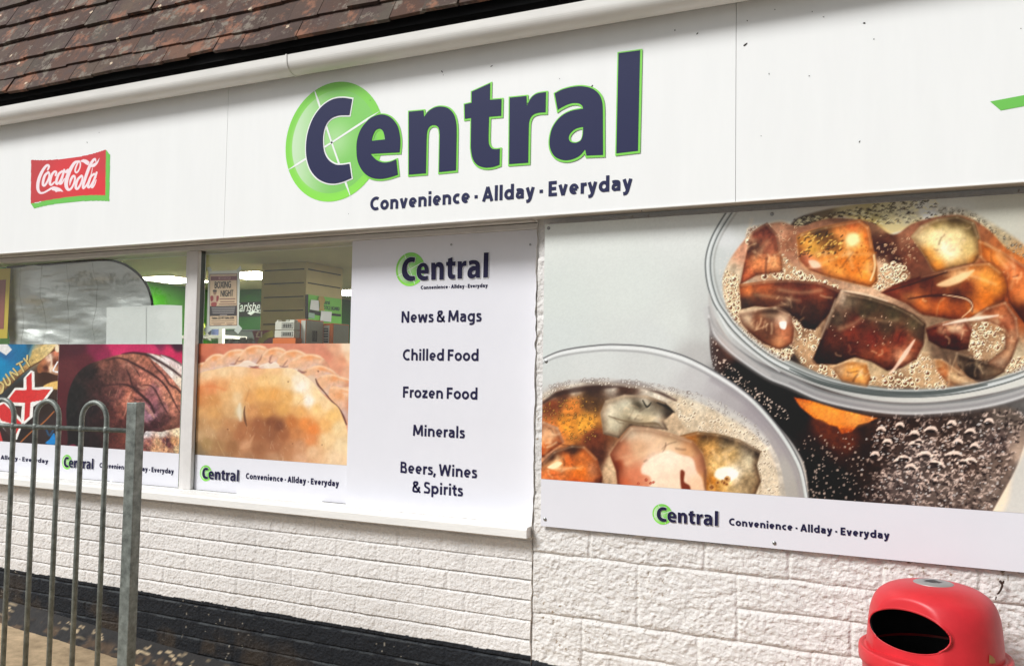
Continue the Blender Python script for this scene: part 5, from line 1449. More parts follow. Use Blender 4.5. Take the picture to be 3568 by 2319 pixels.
ice([(1905,640),(1990,610),(2100,592),(2130,640),(2110,740),(2060,750),(1980,735),(1920,700)], [(1930,650,(110,50,36)),(2000,630,(176,120,96)),(2060,620,(206,170,150)),(2040,700,(64,22,16)),(1970,690,(84,30,22)),(2100,650,(150,90,70))], .5, 20, 11)
ice([(2110,600),(2200,540),(2290,512),(2345,590),(2355,690),(2320,790),(2280,850),(2200,810),(2290,740),(2290,650),(2210,610)], [(2200,570,(150,90,60)),(2270,540,(190,120,80)),(2300,620,(176,110,80)),(2330,680,(196,150,120)),(2320,760,(206,170,140)),(2280,830,(176,150,130)),(2150,600,(236,226,214))], .35, 22, 12, edge=(120,84,64))
cv.stroke([(1990,625,4),(2080,605,14),(2180,590,16),(2255,580,6)], 12, (244,236,228), 6, .8)
ice([(2050,760),(2120,780),(2200,810),(2290,850),(2200,900),(2120,880),(2060,820)], [(2080,790,(84,70,60)),(2150,830,(56,46,42)),(2200,870,(110,94,80)),(2260,850,(150,130,110))], .35, 18, 13)
ice([(1945,790),(1980,790),(2080,860),(2180,915),(2100,930),(2010,900),(1960,850)], [(1960,810,(214,170,120)),(2040,870,(220,196,160)),(2120,910,(226,206,176)),(1980,860,(190,110,60))], .25, 18, 14)
cv.tone([(925,420),(950,330),(1010,240),(1090,160),(1200,120),(1300,140),(1450,100),(1640,110),(1750,180),(1860,120),(2060,85),(2200,150),(2300,250),(2420,330),(2520,460),(2510,640),(2400,800),(2250,885),(2050,922),(1850,934),(1650,920),(1450,876),(1250,796),(1110,716),(1000,620),(940,520)], 1.30, (1.0, .955, .89), .50)
# rim highlights and dark lines
RP = lambda off: [(x + dx * off, y + dy * off) for x, y, dx, dy in ((955,60,.9,.45),(910,130,.95,.3),(872,200,1,.1),(848,270,1,0),(840,340,1,0),(850,430,1,-.2),(880,520,.95,-.3),(925,590,.85,-.5),(980,660,.8,-.6),(1080,752,.6,-.8),(1200,830,.45,-.9),(1400,913,.3,-.95),(1600,958,.15,-1),(1800,975,0,-1),(2000,966,-.1,-1),(2200,932,-.2,-1),(2400,868,-.4,-.9),(2560,770,-.7,-.7),(2650,620,-1,-.2),(2660,450,-1,0),(2590,250,-.9,.3),(2460,90,-.9,.4))]
cv.stroke(RP(16), 34, (206, 210, 208), 8, .75)
cv.stroke(RP(2), 7, (90, 94, 92), 3, .9); cv.stroke(RP(12), 8, (232, 236, 234), 4, .8); cv.stroke(RP(26), 6, (70, 76, 74), 4, .85); cv.stroke(RP(34), 5, (210, 214, 210), 4, .6); cv.stroke(RP(44), 6, (110, 106, 100), 6, .4)
ob_ = [(1250,838,6),(1400,902,18),(1600,945,22),(1800,960,20),(2000,950,16),(2200,914,8)]
cv.stroke(ob_, 14, (44, 52, 50), 5, .75)
# thick glass under the rim
LB = [(860,560),(880,640),(950,720),(1040,790),(1150,860),(1250,900),(1400,965),(1600,1010),(1800,1030),(2000,1022),(2200,995),(2400,938),(2560,850),(2650,720)]
cv.stroke(LB, 54, (200, 199, 197), 14, .8)
cv.stroke([(x, y - 20) for x, y in LB], 8, (110, 112, 112), 5, .7); cv.stroke([(x, y + 22) for x, y in LB], 9, (226, 224, 222), 6, .8); cv.stroke([(x, y + 6) for x, y in LB[5:]], 10, (130, 126, 128), 8, .6)
cv.stroke([(x, y + 38) for x, y in LB], 8, (84, 76, 74), 8, .6)
cv.stroke([(862,480,10),(870,560,24),(900,640,30),(960,720,26),(1050,800,20),(1150,870,14)], 20, (190,186,182), 8, .7)
cv.stroke([(900,560,6),(960,660,12),(1060,750,10),(1200,850,6)], 9, (236,240,238), 4, .7)
# small glass in front
gl_o = [(30,800),(120,755),(200,735),(400,716),(560,728),(700,760),(800,800),(900,855),(1000,920),(1080,985),(1150,1060),(1220,1150),(1280,1250),(1315,1340),(1335,1500,1),(-20,1500,1),(-20,830,1)]
cv.poly(gl_o, [(100,830,(212,216,212)),(300,790,(216,219,215)),(600,820,(212,214,210)),(800,880,(200,198,196)),(950,970,(176,170,170)),(1080,1080,(166,158,160)),(1180,1200,(172,164,162)),(1250,1330,(180,174,166)),(700,780,(214,215,212)),(900,900,(190,186,186)),(1300,1400,(176,170,160)),(100,1000,(206,206,200))], 4)
rimS = [(x, y) for x, y in ((30,800),(120,757),(200,737),(300,724),(400,718),(560,728),(700,760),(800,800),(900,855),(1000,920),(1080,985),(1150,1060),(1220,1150),(1280,1250),(1315,1340),(1345,1510))]
cv.stroke([(x, y + 2) for x, y in rimS], 7, (84, 84, 86), 3, .9); cv.stroke([(x - 5, y + 15) for x, y in rimS], 13, (238, 240, 238), 5, .9); cv.stroke([(x - 12, y + 30) for x, y in rimS], 7, (130, 128, 130), 6, .6)
cv.stroke([(x - 26, y + 34) for x, y in rimS[8:]], 20, (150, 142, 146), 12, .55); cv.stroke([(x - 10, y + 6) for x, y in rimS[10:]], 10, (214, 222, 216), 5, .7)
surf = [(-20,975),(50,945),(150,905),(330,886),(500,900),(640,925),(760,950),(900,1010),(1040,1090),(1140,1180),(1200,1290),(1240,1500,1),(-20,1500,1)]
cv.poly(surf, [(80,960,(190,184,174)),(200,920,(206,200,190)),(400,900,(214,210,202)),(600,930,(206,200,190)),(800,990,(206,202,192)),(950,1060,(206,200,188)),(1080,1140,(214,206,194)),(1150,1250,(214,204,190)),(1190,1380,(206,194,176)),(900,1120,(190,170,146)),(750,1060,(196,180,158)),(700,1100,(190,170,146)),(150,960,(90,60,46)),(300,940,(70,52,44)),(450,920,(80,56,46)),(100,1010,(120,66,40)),(200,1020,(206,130,60)),(280,1000,(96,70,46)),(260,1100,(236,170,70)),(180,1100,(222,150,60)),(100,1150,(206,120,64)),(300,1170,(110,60,40)),(320,1260,(84,48,36)),(400,1300,(206,180,150)),(80,1230,(190,140,110)),(900,1380,(196,180,160)),(1050,1350,(206,190,166))], 6, p=2, noise=.25, nscale=20)
cv.stroke([(60,1000,10),(150,950,26),(300,925,34),(450,910,34),(560,925,26),(700,990,8)], 26, (66,48,44), 8, .8)
sparkle = [(-20,960),(150,900),(330,880),(520,895),(700,930),(880,985),(1050,1080),(1150,1180),(1120,1200),(1000,1110),(850,1020),(680,960),(500,930),(330,915),(150,940),(-20,1000)]
cv.poly(sparkle, (206,202,196), 8, .6)
cv.dots([sparkle], 330, 2.5, 8, (120,106,98), (240,238,232), 80, .75, inner=.7)
frm = [(690,1010),(800,1000),(950,1080),(1080,1160),(1160,1280),(1220,1500),(1090,1500),(1050,1230),(900,1150),(760,1130)]
cv.poly(frm, (206,196,178), 10, .5, noise=.3, nscale=10)
cv.dots([frm], 330, 3, 11, (232,226,212), (130,106,86), 81, .75, hi=(250,248,240), pw=3, inner=.6)
cv.dots([[(60,1010),(300,980),(300,1180),(100,1150)]], 150, 3, 8, (80,50,30), (236,190,96), 82, .55, inner=.6)
ice([(335,1050),(360,990),(450,962),(560,965),(650,1000),(690,1045),(640,1090),(660,1130),(560,1120),(480,1110),(420,1170),(350,1150)], [(370,1040,(214,208,190)),(450,990,(206,204,188)),(540,985,(226,226,214)),(520,1010,(70,62,50)),(620,1010,(120,110,96)),(660,1040,(80,74,66)),(500,1060,(206,200,178)),(400,1110,(196,190,170)),(560,1090,(190,180,154)),(470,1090,(150,140,118)),(620,1090,(206,200,184))], .25, 22, 22)
cv.stroke([(375,1065,4),(440,1085,8),(520,1100,10),(600,1100,14),(625,1112,8)], 9, (120,104,84), 4, .8); cv.stroke([(540,990,6),(560,1020,10),(580,1000,4)], 8, (40,40,36), 4, .9); cv.stroke([(610,1000,6),(660,1022,14),(692,1046,5)], 10, (44,42,40), 5, .85)
ice([(720,1160),(800,1140),(900,1150),(1010,1180),(1110,1235),(1090,1300),(1110,1380),(1060,1500),(820,1500),(840,1330),(820,1240)], [(770,1170,(176,120,60)),(850,1170,(110,84,50)),(950,1180,(96,84,66)),(1050,1220,(130,120,104)),(860,1220,(206,160,96)),(960,1250,(190,160,110)),(1060,1280,(206,196,170)),(900,1300,(226,190,130)),(880,1380,(196,130,50)),(980,1340,(236,230,216)),(930,1360,(226,190,120)),(1040,1380,(150,130,100)),(1090,1250,(90,80,70))], .5, 20, 23, edge=(110,90,66))
cv.poly([(900,1320),(960,1310),(1000,1340),(960,1380),(890,1360)], (250,248,240), 8, .9); cv.dots([[(870,1345),(950,1345),(950,1500),(870,1500)]], 9, 10, 22, (196,150,90), (110,60,30), 84, .7)
ice([(425,1180),(480,1118),(560,1120),(680,1150),(780,1185),(830,1250),(848,1330),(845,1500),(430,1500),(410,1330),(380,1250)], [(480,1140,(206,190,170)),(560,1150,(214,190,166)),(680,1180,(206,180,150)),(780,1220,(206,160,120)),(440,1220,(190,130,100)),(420,1300,(150,76,50)),(470,1280,(206,150,120)),(520,1220,(206,170,140)),(450,1390,(196,110,76)),(500,1350,(206,130,100)),(650,1220,(226,196,170)),(800,1300,(196,140,110)),(830,1390,(226,170,120)),(600,1280,(232,210,194))], .12, 40, 24, edge=(190,150,120))
cv.poly([(540,1300),(590,1260),(660,1230),(720,1250),(780,1270),(800,1330),(830,1380),(820,1500),(560,1500),(580,1370),(535,1340)], [(560,1310,(240,222,208)),(680,1260,(244,226,214)),(760,1300,(240,218,204)),(700,1380,(236,214,198)),(600,1400,(238,216,200)),(800,1400,(232,200,176))], 9, .9, noise=.06)
cv.poly([(722,1330),(742,1335),(740,1380),(770,1410),(755,1500),(725,1410)], (126, 60, 36), 6); cv.dots([[(520,1360),(590,1370),(580,1500),(525,1500)]], 8, 6, 12, (150,60,40), (206,120,100), 85, .8)
ice([(-20,1200),(60,1090),(130,1120),(160,1190),(100,1230),(60,1260),(-20,1270)], [(40,1130,(196,150,120)),(100,1150,(226,180,140)),(60,1220,(210,110,50)),(130,1190,(190,120,80)),(0,1230,(216,120,60))], .3, 22, 25)
ice([(55,1290),(110,1235),(200,1205),(260,1210),(320,1270),(345,1360),(330,1500),(-20,1500),(-20,1330)], [(100,1260,(90,60,46)),(200,1220,(80,56,44)),(180,1280,(206,110,50)),(260,1260,(206,120,60)),(240,1330,(220,120,40)),(120,1300,(236,190,140)),(110,1340,(206,110,56)),(300,1320,(196,130,90)),(220,1400,(196,90,30)),(60,1390,(206,120,70)),(330,1400,(130,70,44))], .4, 22, 26, edge=(96,60,44))
cv.poly([(80,1310),(130,1285),(150,1295),(110,1320)], (250,226,190), 5)
cv.tone([(-20,1000),(50,960),(150,920),(330,900),(500,915),(640,940),(760,975),(900,1040),(1030,1110),(1120,1190),(1180,1300),(1210,1500,1),(-20,1500,1)], 1.25, (1.0, .97, .92), .52)
cv.grain(.03, 7, 30)
cv.build('printed_picture', m_print, bb)
w6 = V2(2.644, 2240, 1730)
c_ = disc_of(w6(88, 155), w6(172, 64), w6(178, 253), yB - .001)
emblem(bb, *c_, yB - .0012, l_right=at(*w6(696, 200), yB)[0])
slog(bb, yB, w6(793, 258), w6(2272, 390), w6(793, 192))
for px, py in ((1899, 1807), (2690, 746), (2698, 1890), (1903, 1258), (1912, 795)):
    c = at(px, py, yB); mb = MB(); mb.tube([(c[0], yB + .001, c[2]), (c[0], yB - .003, c[2]), (c[0], yB - .0045, c[2])], [.0072, .0066, .003], 14); mb.build('screw', m_screw, bb)

# ------------------------------------------------------------------ things in and behind the window
i5 = V2(3.839, 640, 820)
i4 = V2(3.223, 0, 840)
m_paper = M('white_paper', (226, 226, 226), rough=.7, var=.03, vscale=9)
m_tape = M('frosted_tape', (206, 210, 206), rough=.4)
m_orange = M('orange_carton', (226, 112, 36), rough=.6, var=.06, vscale=20)
m_card = M('grey_carton', (188, 186, 172), rough=.7, var=.05, vscale=12)
m_cardw = M('white_carton', (220, 216, 204), rough=.6)
m_dk = M('black_print', (28, 26, 28), rough=.6)
m_cream_t = M('cream_ink', (226, 206, 176), rough=.6)
m_maroon_t = M('maroon_ink', (120, 40, 52), rough=.6)

# boxing night poster
yE = 0.108
ev = thing('event_poster', at(*i5(530, 1250), yE), 'small beige and maroon boxing poster taped inside the window', 'poster')
xe0 = (at(*i5(325, 480), yE)[0] + at(*i5(310, 1250), yE)[0]) / 2; xe1 = (at(*i5(752, 465), yE)[0] + at(*i5(738, 1250), yE)[0]) / 2
ze1 = at(*i5(540, 472), yE)[2]; ze0 = at(*i5(540, 1250), yE)[2]
cv = Canvas(xe0, xe1, ze0, ze1, yE, 0.0016)
cv.view(640, 820, 3.839)
cv.img[:] = np.array((224, 224, 216)) / 255
Q = lambda a, b, c, d, col, f=3: cv.poly([(a, b, 1), (c, b - (c - a) * .02, 1), (c, d - (c - a) * .015, 1), (a, d, 1)], col, f, smooth=False)
Q(345, 516, 716, 1210, (90, 50, 50)); Q(352, 524, 709, 1202, (222, 190, 158)); Q(362, 548, 712, 602, (120, 36, 50)); Q(468, 556, 626, 588, (206, 150, 150))
Q(350, 945, 708, 1078, (44, 38, 44))
for k_ in range(5): Q(372 + k_ * 5 + (90 if k_ == 4 else 0), 962 + k_ * 24, 690 - k_ * 5 - (90 if k_ == 4 else 0), 972 + k_ * 24, (170, 160, 160), 4)
for a_, b_, c_ in ((480, 845, 690), (490, 882, 680), (470, 915, 700)): Q(a_, b_, c_, b_ + 10, (110, 66, 60), 4)
for a_, b_, c_ in ((370, 1138, 680), (370, 1168, 550), (570, 1168, 670), (400, 1188, 500), (580, 1188, 650)): Q(a_, b_, c_, b_ + 7, (120, 90, 80), 4)
cv.poly([(400,735),(430,735),(438,770),(418,795),(396,775)], (150, 110, 90), 5); cv.poly([(396,728),(436,728),(440,752),(394,752)], (60,46,42), 4)
cv.poly([(385,800),(440,800),(460,850),(440,930),(380,935),(362,860)], (206, 170, 146), 5)
cv.poly([(360,815),(392,810),(396,860),(366,880)], (150, 40, 50), 5); cv.poly([(440,815),(468,810),(466,860),(440,885)], (150, 40, 50), 5); cv.poly([(372,900),(436,895),(434,942),(372,944)], (160, 60, 60), 5)
cv.build('sheet', m_print, ev)
T = lambda s_, x0_, y0_, x1_, y1_, cap: (s_, i5(x0_, y0_), i5(x1_, y1_), i5(x0_, cap))
text_obj('lettering', [T('BOXING', 412, 710, 632, 700, 620), T('NIGHT', 492, 820, 664, 812, 735), T('Tickets \u00a325 VIP Tables \u00a3250', 372, 1118, 672, 1112, 1090)], m_dk, ev, yE - .001, bold=.034)
text_obj('heading', [T('WHITE COLLAR', 478, 584, 618, 580, 562)], m_maroon_t, ev, yE - .001, bold=.03)
for pts in ([(310,430),(350,415),(385,470),(330,490)], [(700,470),(760,400),(775,450),(735,490)], [(330,1185),(375,1260),(300,1320),(262,1260)], [(675,1270),(735,1190),(782,1245),(728,1318)]):
    p = [at(*i5(*q_), yE - .0012) for q_ in pts]
    obj('tape', p[::-1], [(0, 1, 2, 3)], m_tape, ev); o_ = ev.children[-1]
# sheets of paper covering the lower left pane
for pts, lab in (([(1198,745),(1640,728),(1640,1162),(1192,1162)], 'white sheet of paper on the glass overlapping the silver shade'), ([(1642,727),(1800,712),(2045,722),(2045,1162),(1642,1162)], 'white sheet of paper on the glass next to the window post')):
    yq = 0.106 + (0.002 if 'post' in lab else 0)
    p = [at(*i4(*q_), yq) for q_ in pts]
    V, f = flat('p', [[(q_[0], q_[2]) for q_ in p]], yq, None)
    Vb = V.copy(); Vb[:, 1] += .0006
    o_ = obj('paper_sheet', np.concatenate([V, Vb]), f + [[i + len(V) for i in t_[::-1]] for t_ in f], m_paper)
    tag(o_, lab, 'paper', 'white papers stuck inside the window')
# silver bubble-foil shade
yH = 0.15
oh = [(85,292,1),(500,262),(900,228),(1100,214),(1250,217),(1400,262),(1540,358),(1640,480),(1695,620),(1712,730,1),(1712,1190,1),(85,1190,1)]
sh = thing('foil_shade', at(*i4(800, 1190), yH), 'silver quilted foil sunshade with a black rounded edge behind the left pane', 'sunshade')
cv = Canvas(at(*i4(60, 700), yH)[0], at(*i4(1740, 700), yH)[0], at(*i4(900, 1200), yH)[2], at(*i4(900, 200), yH)[2], yH, 0.006)
cv.view(0, 840, 3.223)
kp = np.zeros(cv.u.shape, bool); wn, mk = cv.mask(oh, 1); kp[wn] = mk > .5
cv.img[:] = .82
for xq in (238, 475, 740, 1045): cv.stroke([(xq + 12, 250), (xq, 700), (xq - 14, 1180)], 5, (150, 150, 146), 4, .8)
cv.poly([(85,280),(150,280),(150,1190),(85,1190)], (140, 140, 142), 14)
dy = (fbm(cv.X * .6, cv.Z, .22, 201, 2) - .5) * .07 + (fbm(cv.X * .2, cv.Z, .06, 202, 3) - .5) * .022
Pq = np.stack([cv.X, cv.y + dy, cv.Z], -1)
m_foil = MV('bubble_foil', rough=.34, bump=.5, bscale=130)
m_foil.node_tree.nodes['Principled BSDF'].inputs['Metallic'].default_value = .55
grid_obj('foil', Pq, m_foil, sh, colors=lin(cv.img * 255), keep=kp)
pp = spline(oh[:10], False, 5)
MB().tube([at(*i4(x, y), yH - .01) for x, y in pp], .007, 6).build('edge_piping', m_dk, sh, True)
# yellow bordered poster at the far left
yl = 0.118
m_yel = M('yellow_print', (206, 180, 60), rough=.5); m_mar = M('maroon_print', (150, 84, 76), rough=.5)
yp = thing('sale_poster', at(*i4(-60, 1100), yl), 'yellow bordered maroon poster cut off at the left edge of the photo', 'poster')
a_ = at(*i4(-330, 330), yl); b_ = at(*i4(80, 1090), yl)
MB().box(a_[0], b_[0], yl, yl + .002, b_[2], a_[2]).build('sheet', m_yel, yp)
c_ = at(*i4(-300, 450), yl); d_ = at(*i4(42, 985), yl)
MB().box(c_[0], d_[0], yl - .0012, yl - .0004, d_[2], c_[2]).build('printed_panel', m_mar, yp)

# ceiling lights
def light(pts, lab):
    q_ = np.array([atz(*i5(*p_), ZC - .012) for p_ in pts])
    x0_, x1_, y0_, y1_ = q_[:, 0].min(), q_[:, 0].max(), q_[:, 1].min(), q_[:, 1].max()
    t = thing('ceiling_light', ((x0_ + x1_) / 2, (y0_ + y1_) / 2, ZC), lab, 'ceiling light', 'square light panels in the shop ceiling')
    MB().box(x0_ - .02, x1_ + .02, y0_ - .02, y1_ + .02, ZC - .010, ZC - .001).build('frame', m_cream, t)
    MB().box(x0_, x1_, y0_, y1_, ZC - .014, ZC - .0105).build('diffuser', m_lamp, t)


k4 = lambda x, y: ((x / 3.223 - 640) * 3.839, (y / 3.223 + 840 - 820) * 3.839)
light([k4(1655, 412), k4(1900, 394), k4(1930, 472), k4(2190, 440)], 'lit ceiling panel just beyond the foil shade')
light([(700, 560), (780, 494), (1000, 487), (880, 590), (1066, 582)], 'lit ceiling panel left of the slatted column')
light([(225, 600), (318, 610), (270, 622), (180, 612)], 'thin lit ceiling panel left of the boxing poster')
light([(2110, 740), (2240, 730), (2340, 790), (2180, 806)], 'lit ceiling panel right of the slatted column')


def added_light(x, y, lab):  # extra panels out of view, added to brighten the cartons and column side
    t = thing('ceiling_light', (x, y, ZC), lab, 'ceiling light', 'square light panels in the shop ceiling')
    MB().box(x - .32, x + .32, y - .32, y + .32, ZC - .010, ZC - .001).build('frame', m_cream, t)
    MB().box(x - .30, x + .30, y - .30, y + .30, ZC - .014, ZC - .0105).build('diffuser', m_lamp, t)


added_light(-2.75, 1.9, 'added lit ceiling panel, unseen behind the white services board, nearer the window')
added_light(-2.4, 4.2, 'added lit ceiling panel, unseen behind the white services board, deeper in the shop')

# drinks banner on the back wall
yb_ = YB - .012
bn = thing('drinks_banner', at(*i5(900, 1080), yb_), 'black drinks banner with white script on the green back wall', 'banner')
q_ = [at(*i5(*p_), yb_) for p_ in ((620, 1090), (1110, 1068), (1110, 872), (620, 896))]
MB().box(q_[0][0], q_[1][0], yb_, yb_ + .006, q_[0][2], q_[3][2]).build('cloth', m_dk, bn)
V, f = text_pts('Carlsberg', i5(672, 1040), i5(1120, 990), i5(672, 925), yb_ - .004, .008)
V[:, 0] += (V[:, 2] - V[:, 2].mean()) * .22
obj('lettering', V, f, m_whitev, bn)
sw = [at(*i5(*p_), yb_ - .006) for p_ in ((850, 1040), (880, 1020), (940, 1012), (1050, 1030), (1050, 1044), (950, 1030), (900, 1066))]
V, f = flat('s', [[(p_[0], p_[2]) for p_ in sw]], yb_ - .006, None); obj('flourish', V, f, m_whitev, bn)
ys_ = YB - .03
sg = thing('round_drinks_sign', at(*i5(265, 1130), ys_), 'black sign with yellow lettering half hidden left of the boxing poster', 'sign')
q0 = at(*i5(150, 1135), ys_); q1 = at(*i5(330, 1015), ys_)
MB().box(q0[0], q1[0], ys_, ys_ + .01, q0[2], q1[2]).build('sign_face', m_dk, sg)
text_obj('lettering', [('e', i5(232, 1078), i5(270, 1076), i5(232, 1020)), (')', i5(276, 1085), i5(300, 1085), i5(276, 1030))], m_yel, sg, ys_ - .002, bold=.03)

# dark chiller cabinet and display shelf beneath the banner
yk = 3.3
q0 = at(*i5(540, 1262), yk); q1 = at(*i5(1110, 1262), yk)
ch = thing('chiller_cabinet', (q0[0] + .5, yk, .31), 'dark drinks cabinet below the banner on the back wall', 'cabinet')
MB().box(q0[0], q1[0], yk, yk + .5, .31, q0[2], b=.01).build('carcass', m_dk, ch)
MB().box(q0[0] + .02, q1[0] - .02, yk - .012, yk - .001, q0[2] - .10, q0[2] - .02).build('front_rail', M('cabinet_grey', (60, 62, 60), rough=.4), ch)
yk2 = 2.6
q0 = at(*i5(190, 1375), yk2); q1 = at(*i5(530, 1345), yk2)
ds = thing('display_shelf', (q0[0], yk2, .31), 'white display shelf with bottles left of the boxing poster', 'shelf')
MB().box(q0[0] - .3, q1[0], yk2, yk2 + .3, q0[2], q0[2] + .028).build('shelf', m_cardw, ds)
u0 = at(*i5(488, 1300), yk2)[0]
MB().box(u0, u0 + .045, yk2 - .02, yk2 + .012, .31, q0[2] + .16).build('upright', m_cardw, ds)
m_bt = [M('yellow_bottle', (176, 190, 70), rough=.25), M('dark_bottle', (30, 32, 40), rough=.2), M('dark_bottle_label', (60, 70, 100), rough=.4), M('red_cap', (190, 40, 40), rough=.4)]


def bottle(px, h, r, mb_, lab):
    p_ = at(*i5(px, 1345), yk2 + .1); z0 = q0[2] + .0285
    t = thing('bottle', (p_[0], yk2 + .1, z0), lab, 'bottle', 'bottles on the display shelf')
    pr_ = [(r * .95, 0), (r, h * .05), (r, h * .55), (r * .8, h * .68), (r * .36, h * .8), (r * .34, h * .9)]
    MB().tube([(p_[0], yk2 + .1, z0 + z) for _, z in pr_], [a for a, _ in pr_], 12).build('body', mb_, t, True)
    MB().tube([(p_[0], yk2 + .1, z0 + h * .9), (p_[0], yk2 + .1, z0 + h)], r * .4, 10).build('cap', m_bt[3], t)


bottle(242, .16, .030, m_bt[0], 'yellow green bottle with a red cap by the window post')
bottle(360, .15, .042, m_bt[1], 'dark bottle just under the boxing poster')
bottle(430, .15, .042, m_bt[2], 'bluish dark bottle next to the white upright')
p_ = [at(*i5(*c_), yk2 - .04) for c_ in ((292, 1322), (318, 1298), (350, 1350), (372, 1408), (340, 1404))]
V, f = flat('t', [[(a[0], a[2]) for a in p_]], yk2 - .04, None)
o_ = obj('price_tag', V, f, m_cardw); tag(o_, 'curved white price tag hanging over the display shelf edge', 'price tag')

# counter carrying the cartons
yc_ = 0.19
zc_ = EYE + .02
q0 = at(*i5(560, 1430), yc_); q1 = at(*i5(2330, 1430), yc_)
cn = thing('window_counter', ((q0[0] + q1[0]) / 2, yc_ + .2, .31), 'low dark counter behind the pasty poster carrying the cartons', 'counter')
MB().box(q0[0] - .1, q1[0] + .1, yc_ - .06, yc_ + .40, zc_ - .03, zc_ - .001).build('top', m_dk, cn)
MB().box(q0[0] - .05, q1[0] + .05, yc_ - .05, yc_ + .36, .31, zc_ - .032).build('carcass', m_card, cn)


def carton(px0, pxc, pxs, pytop, y0, lab, white_edge=True):
    """front face from px0 to the corner pxc on plane y0, its side running back to pxs"""
    xa_ = at(*i5(px0, 1250), y0)[0]; xc = at(*i5(pxc, 1250), y0)[0]; zt = at(*i5(pxc, pytop), y0)[2]
    d_ = atx(*i5(pxs, 1250), xc)[1]
    t = thing('crisp_carton', ((xa_ + xc) / 2, (y0 + d_) / 2, zc_), lab, 'carton', 'cartons on the window counter')
    MB().box(xa_, xc, y0, d_, zc_, zt, b=.003).build('box', m_orange, t)
    MB().box(xc - .0005, xc + .0012, y0 + .006, d_ - .006, zc_ + .01, zt - .006).build('side_panel', m_card, t)
    return t, xa_, xc, zt, d_


t_, xa_, xc, zt, d_ = carton(1498, 1632, 1872, 1118, yc_, 'orange and grey carton left of the other, beside the white trays')
MB().box(xc - .028, xc - .001, yc_ - .0012, yc_ + .001, zc_ + .01, zt - .006).build('white_band', m_cardw, t_)
br = MB()
for i in range(7): br.box(xc + .0014, xc + .0022, yc_ + .05 + i * .006, yc_ + .0525 + i * .006 + (i % 3) * .001, zt - .11, zt - .055)
br.build('barcode', m_dk, t_)
t_, xa_, xc, zt, d_ = carton(1872, 1996, 2212, 1172, d_ + .005, 'orange and grey carton right of the other, at the white board edge')
MB().box(xc - .062, xc - .022, d_ * 0 + t_.location.y - (d_ - t_.location.y) - .0012, t_.location.y, zt - .15, zt - .012).build('label', m_cardw, t_)
br = MB()
yq = t_.location.y - (d_ - t_.location.y) - .0022
for i in range(9): br.box(xc - .056, xc - .028, yq, yq + .0008, zt - .14 + i * .0135, zt - .14 + i * .0135 + .006 + (i % 2) * .003)
br.build('barcode', m_dk, t_)
for k_, (ya, yb2, lab) in enumerate(((1270, 1366, 'white tray with a barcode, lower one of the two'), (1152, 1262, 'white tray with a barcode and torn top, upper one of the two'))):
    y0 = yc_ - .05
    xa_ = at(*i5(1218 - k_ * -4, 1250), y0)[0]; xb2 = at(*i5(1476, 1250), y0)[0]; z0 = at(*i5(1300, yb2), y0)[2]; z1 = at(*i5(1300, ya), y0)[2]
    t = thing('white_tray', ((xa_ + xb2) / 2, y0 + .1, z0), lab, 'carton', 'stacked white trays on the window counter')
    bm_ = MB().box(xa_, xb2, y0, y0 + .045, z0, z1, b=.002)
    bm_.build('box', m_cardw, t)
    wx = xb2 - xa_; hz = z1 - z0
    MB().box(xa_ + wx * .36, xa_ + wx * .95, y0 - .0012, y0 + .0005, z0 + hz * .16, z0 + hz * .84).build('label_border', m_dk, t)
    MB().box(xa_ + wx * .38, xa_ + wx * .93, y0 - .0020, y0 - .0013, z0 + hz * .22, z0 + hz * .78).build('label', m_cardw, t)
    br = MB()
    for i in range(13):
        xx = xa_ + wx * (.41 + i * .038); br.box(xx, xx + wx * (.014 + .008 * (i % 3)), y0 - .0028, y0 - .0021, z0 + hz * .28, z0 + hz * .72)
    br.build('barcode', m_dk, t)
    if k_ == 1:
        for a, b2 in ((.02, .1), (.5, .66), (.7, .95)):
            MB().box(xa_ + wx * a, xa_ + wx * b2, y0 + .008, y0 + .036, z1, z1 + hz * .22, b=.002).build('torn_flap', m_cardw if a != .5 else m_card, t)
y0 = yc_ - .055
q0 = at(*i5(1196, 1412), y0); q1 = at(*i5(1500, 1368), y0)
o_ = MB().box(q0[0], q1[0], y0 - .002, y0 + .047, zc_, q1[2] - .001, b=.002).build('orange_tray', m_orange)
tag(o_, 'flat orange tray under the two white trays', 'carton')
# one pound price card and packets
y1_ = 0.245
cv = Canvas(at(*i5(905, 1300), y1_)[0], at(*i5(1192, 1300), y1_)[0], at(*i5(1000, 1440), y1_)[2], at(*i5(1000, 1255), y1_)[2], y1_, .0024)
cv.view(640, 820, 3.839); cv.img[:] = np.array((150, 140, 50)) / 255
po = [(918,1272,1),(1166,1262,1),(1200,1268,1),(1200,1450,1),(960,1450,1),(925,1330,1)]
cv.poly([(900,1250),(1170,1258),(1080,1310),(1010,1370),(980,1450),(900,1450)], (128, 52, 56), 6)
cv.poly([(1080,1420),(1140,1375),(1200,1370),(1200,1450),(1070,1450)], (110, 46, 50), 6)
cv.stroke([(1070,1420),(1140,1372),(1200,1362)], 5, (30, 24, 24), 3)
kp = np.zeros(cv.u.shape, bool); wn, mk = cv.mask(po, 1, smooth=False); kp[wn] = mk > .5
pc = thing('price_card', at(*i5(1050, 1430), y1_), 'maroon and yellow one pound price card left of the cartons', 'price card')
cv.build('card', m_print, pc, keep=kp)
text_obj('lettering', [('\u00a31', i5(962, 1366), i5(1050, 1360), i5(962, 1288))], m_cream_t, pc, y1_ - .002, bold=.05)
m_pk = M('grey_packet', (120, 122, 112), rough=.4, var=.25, vscale=30)
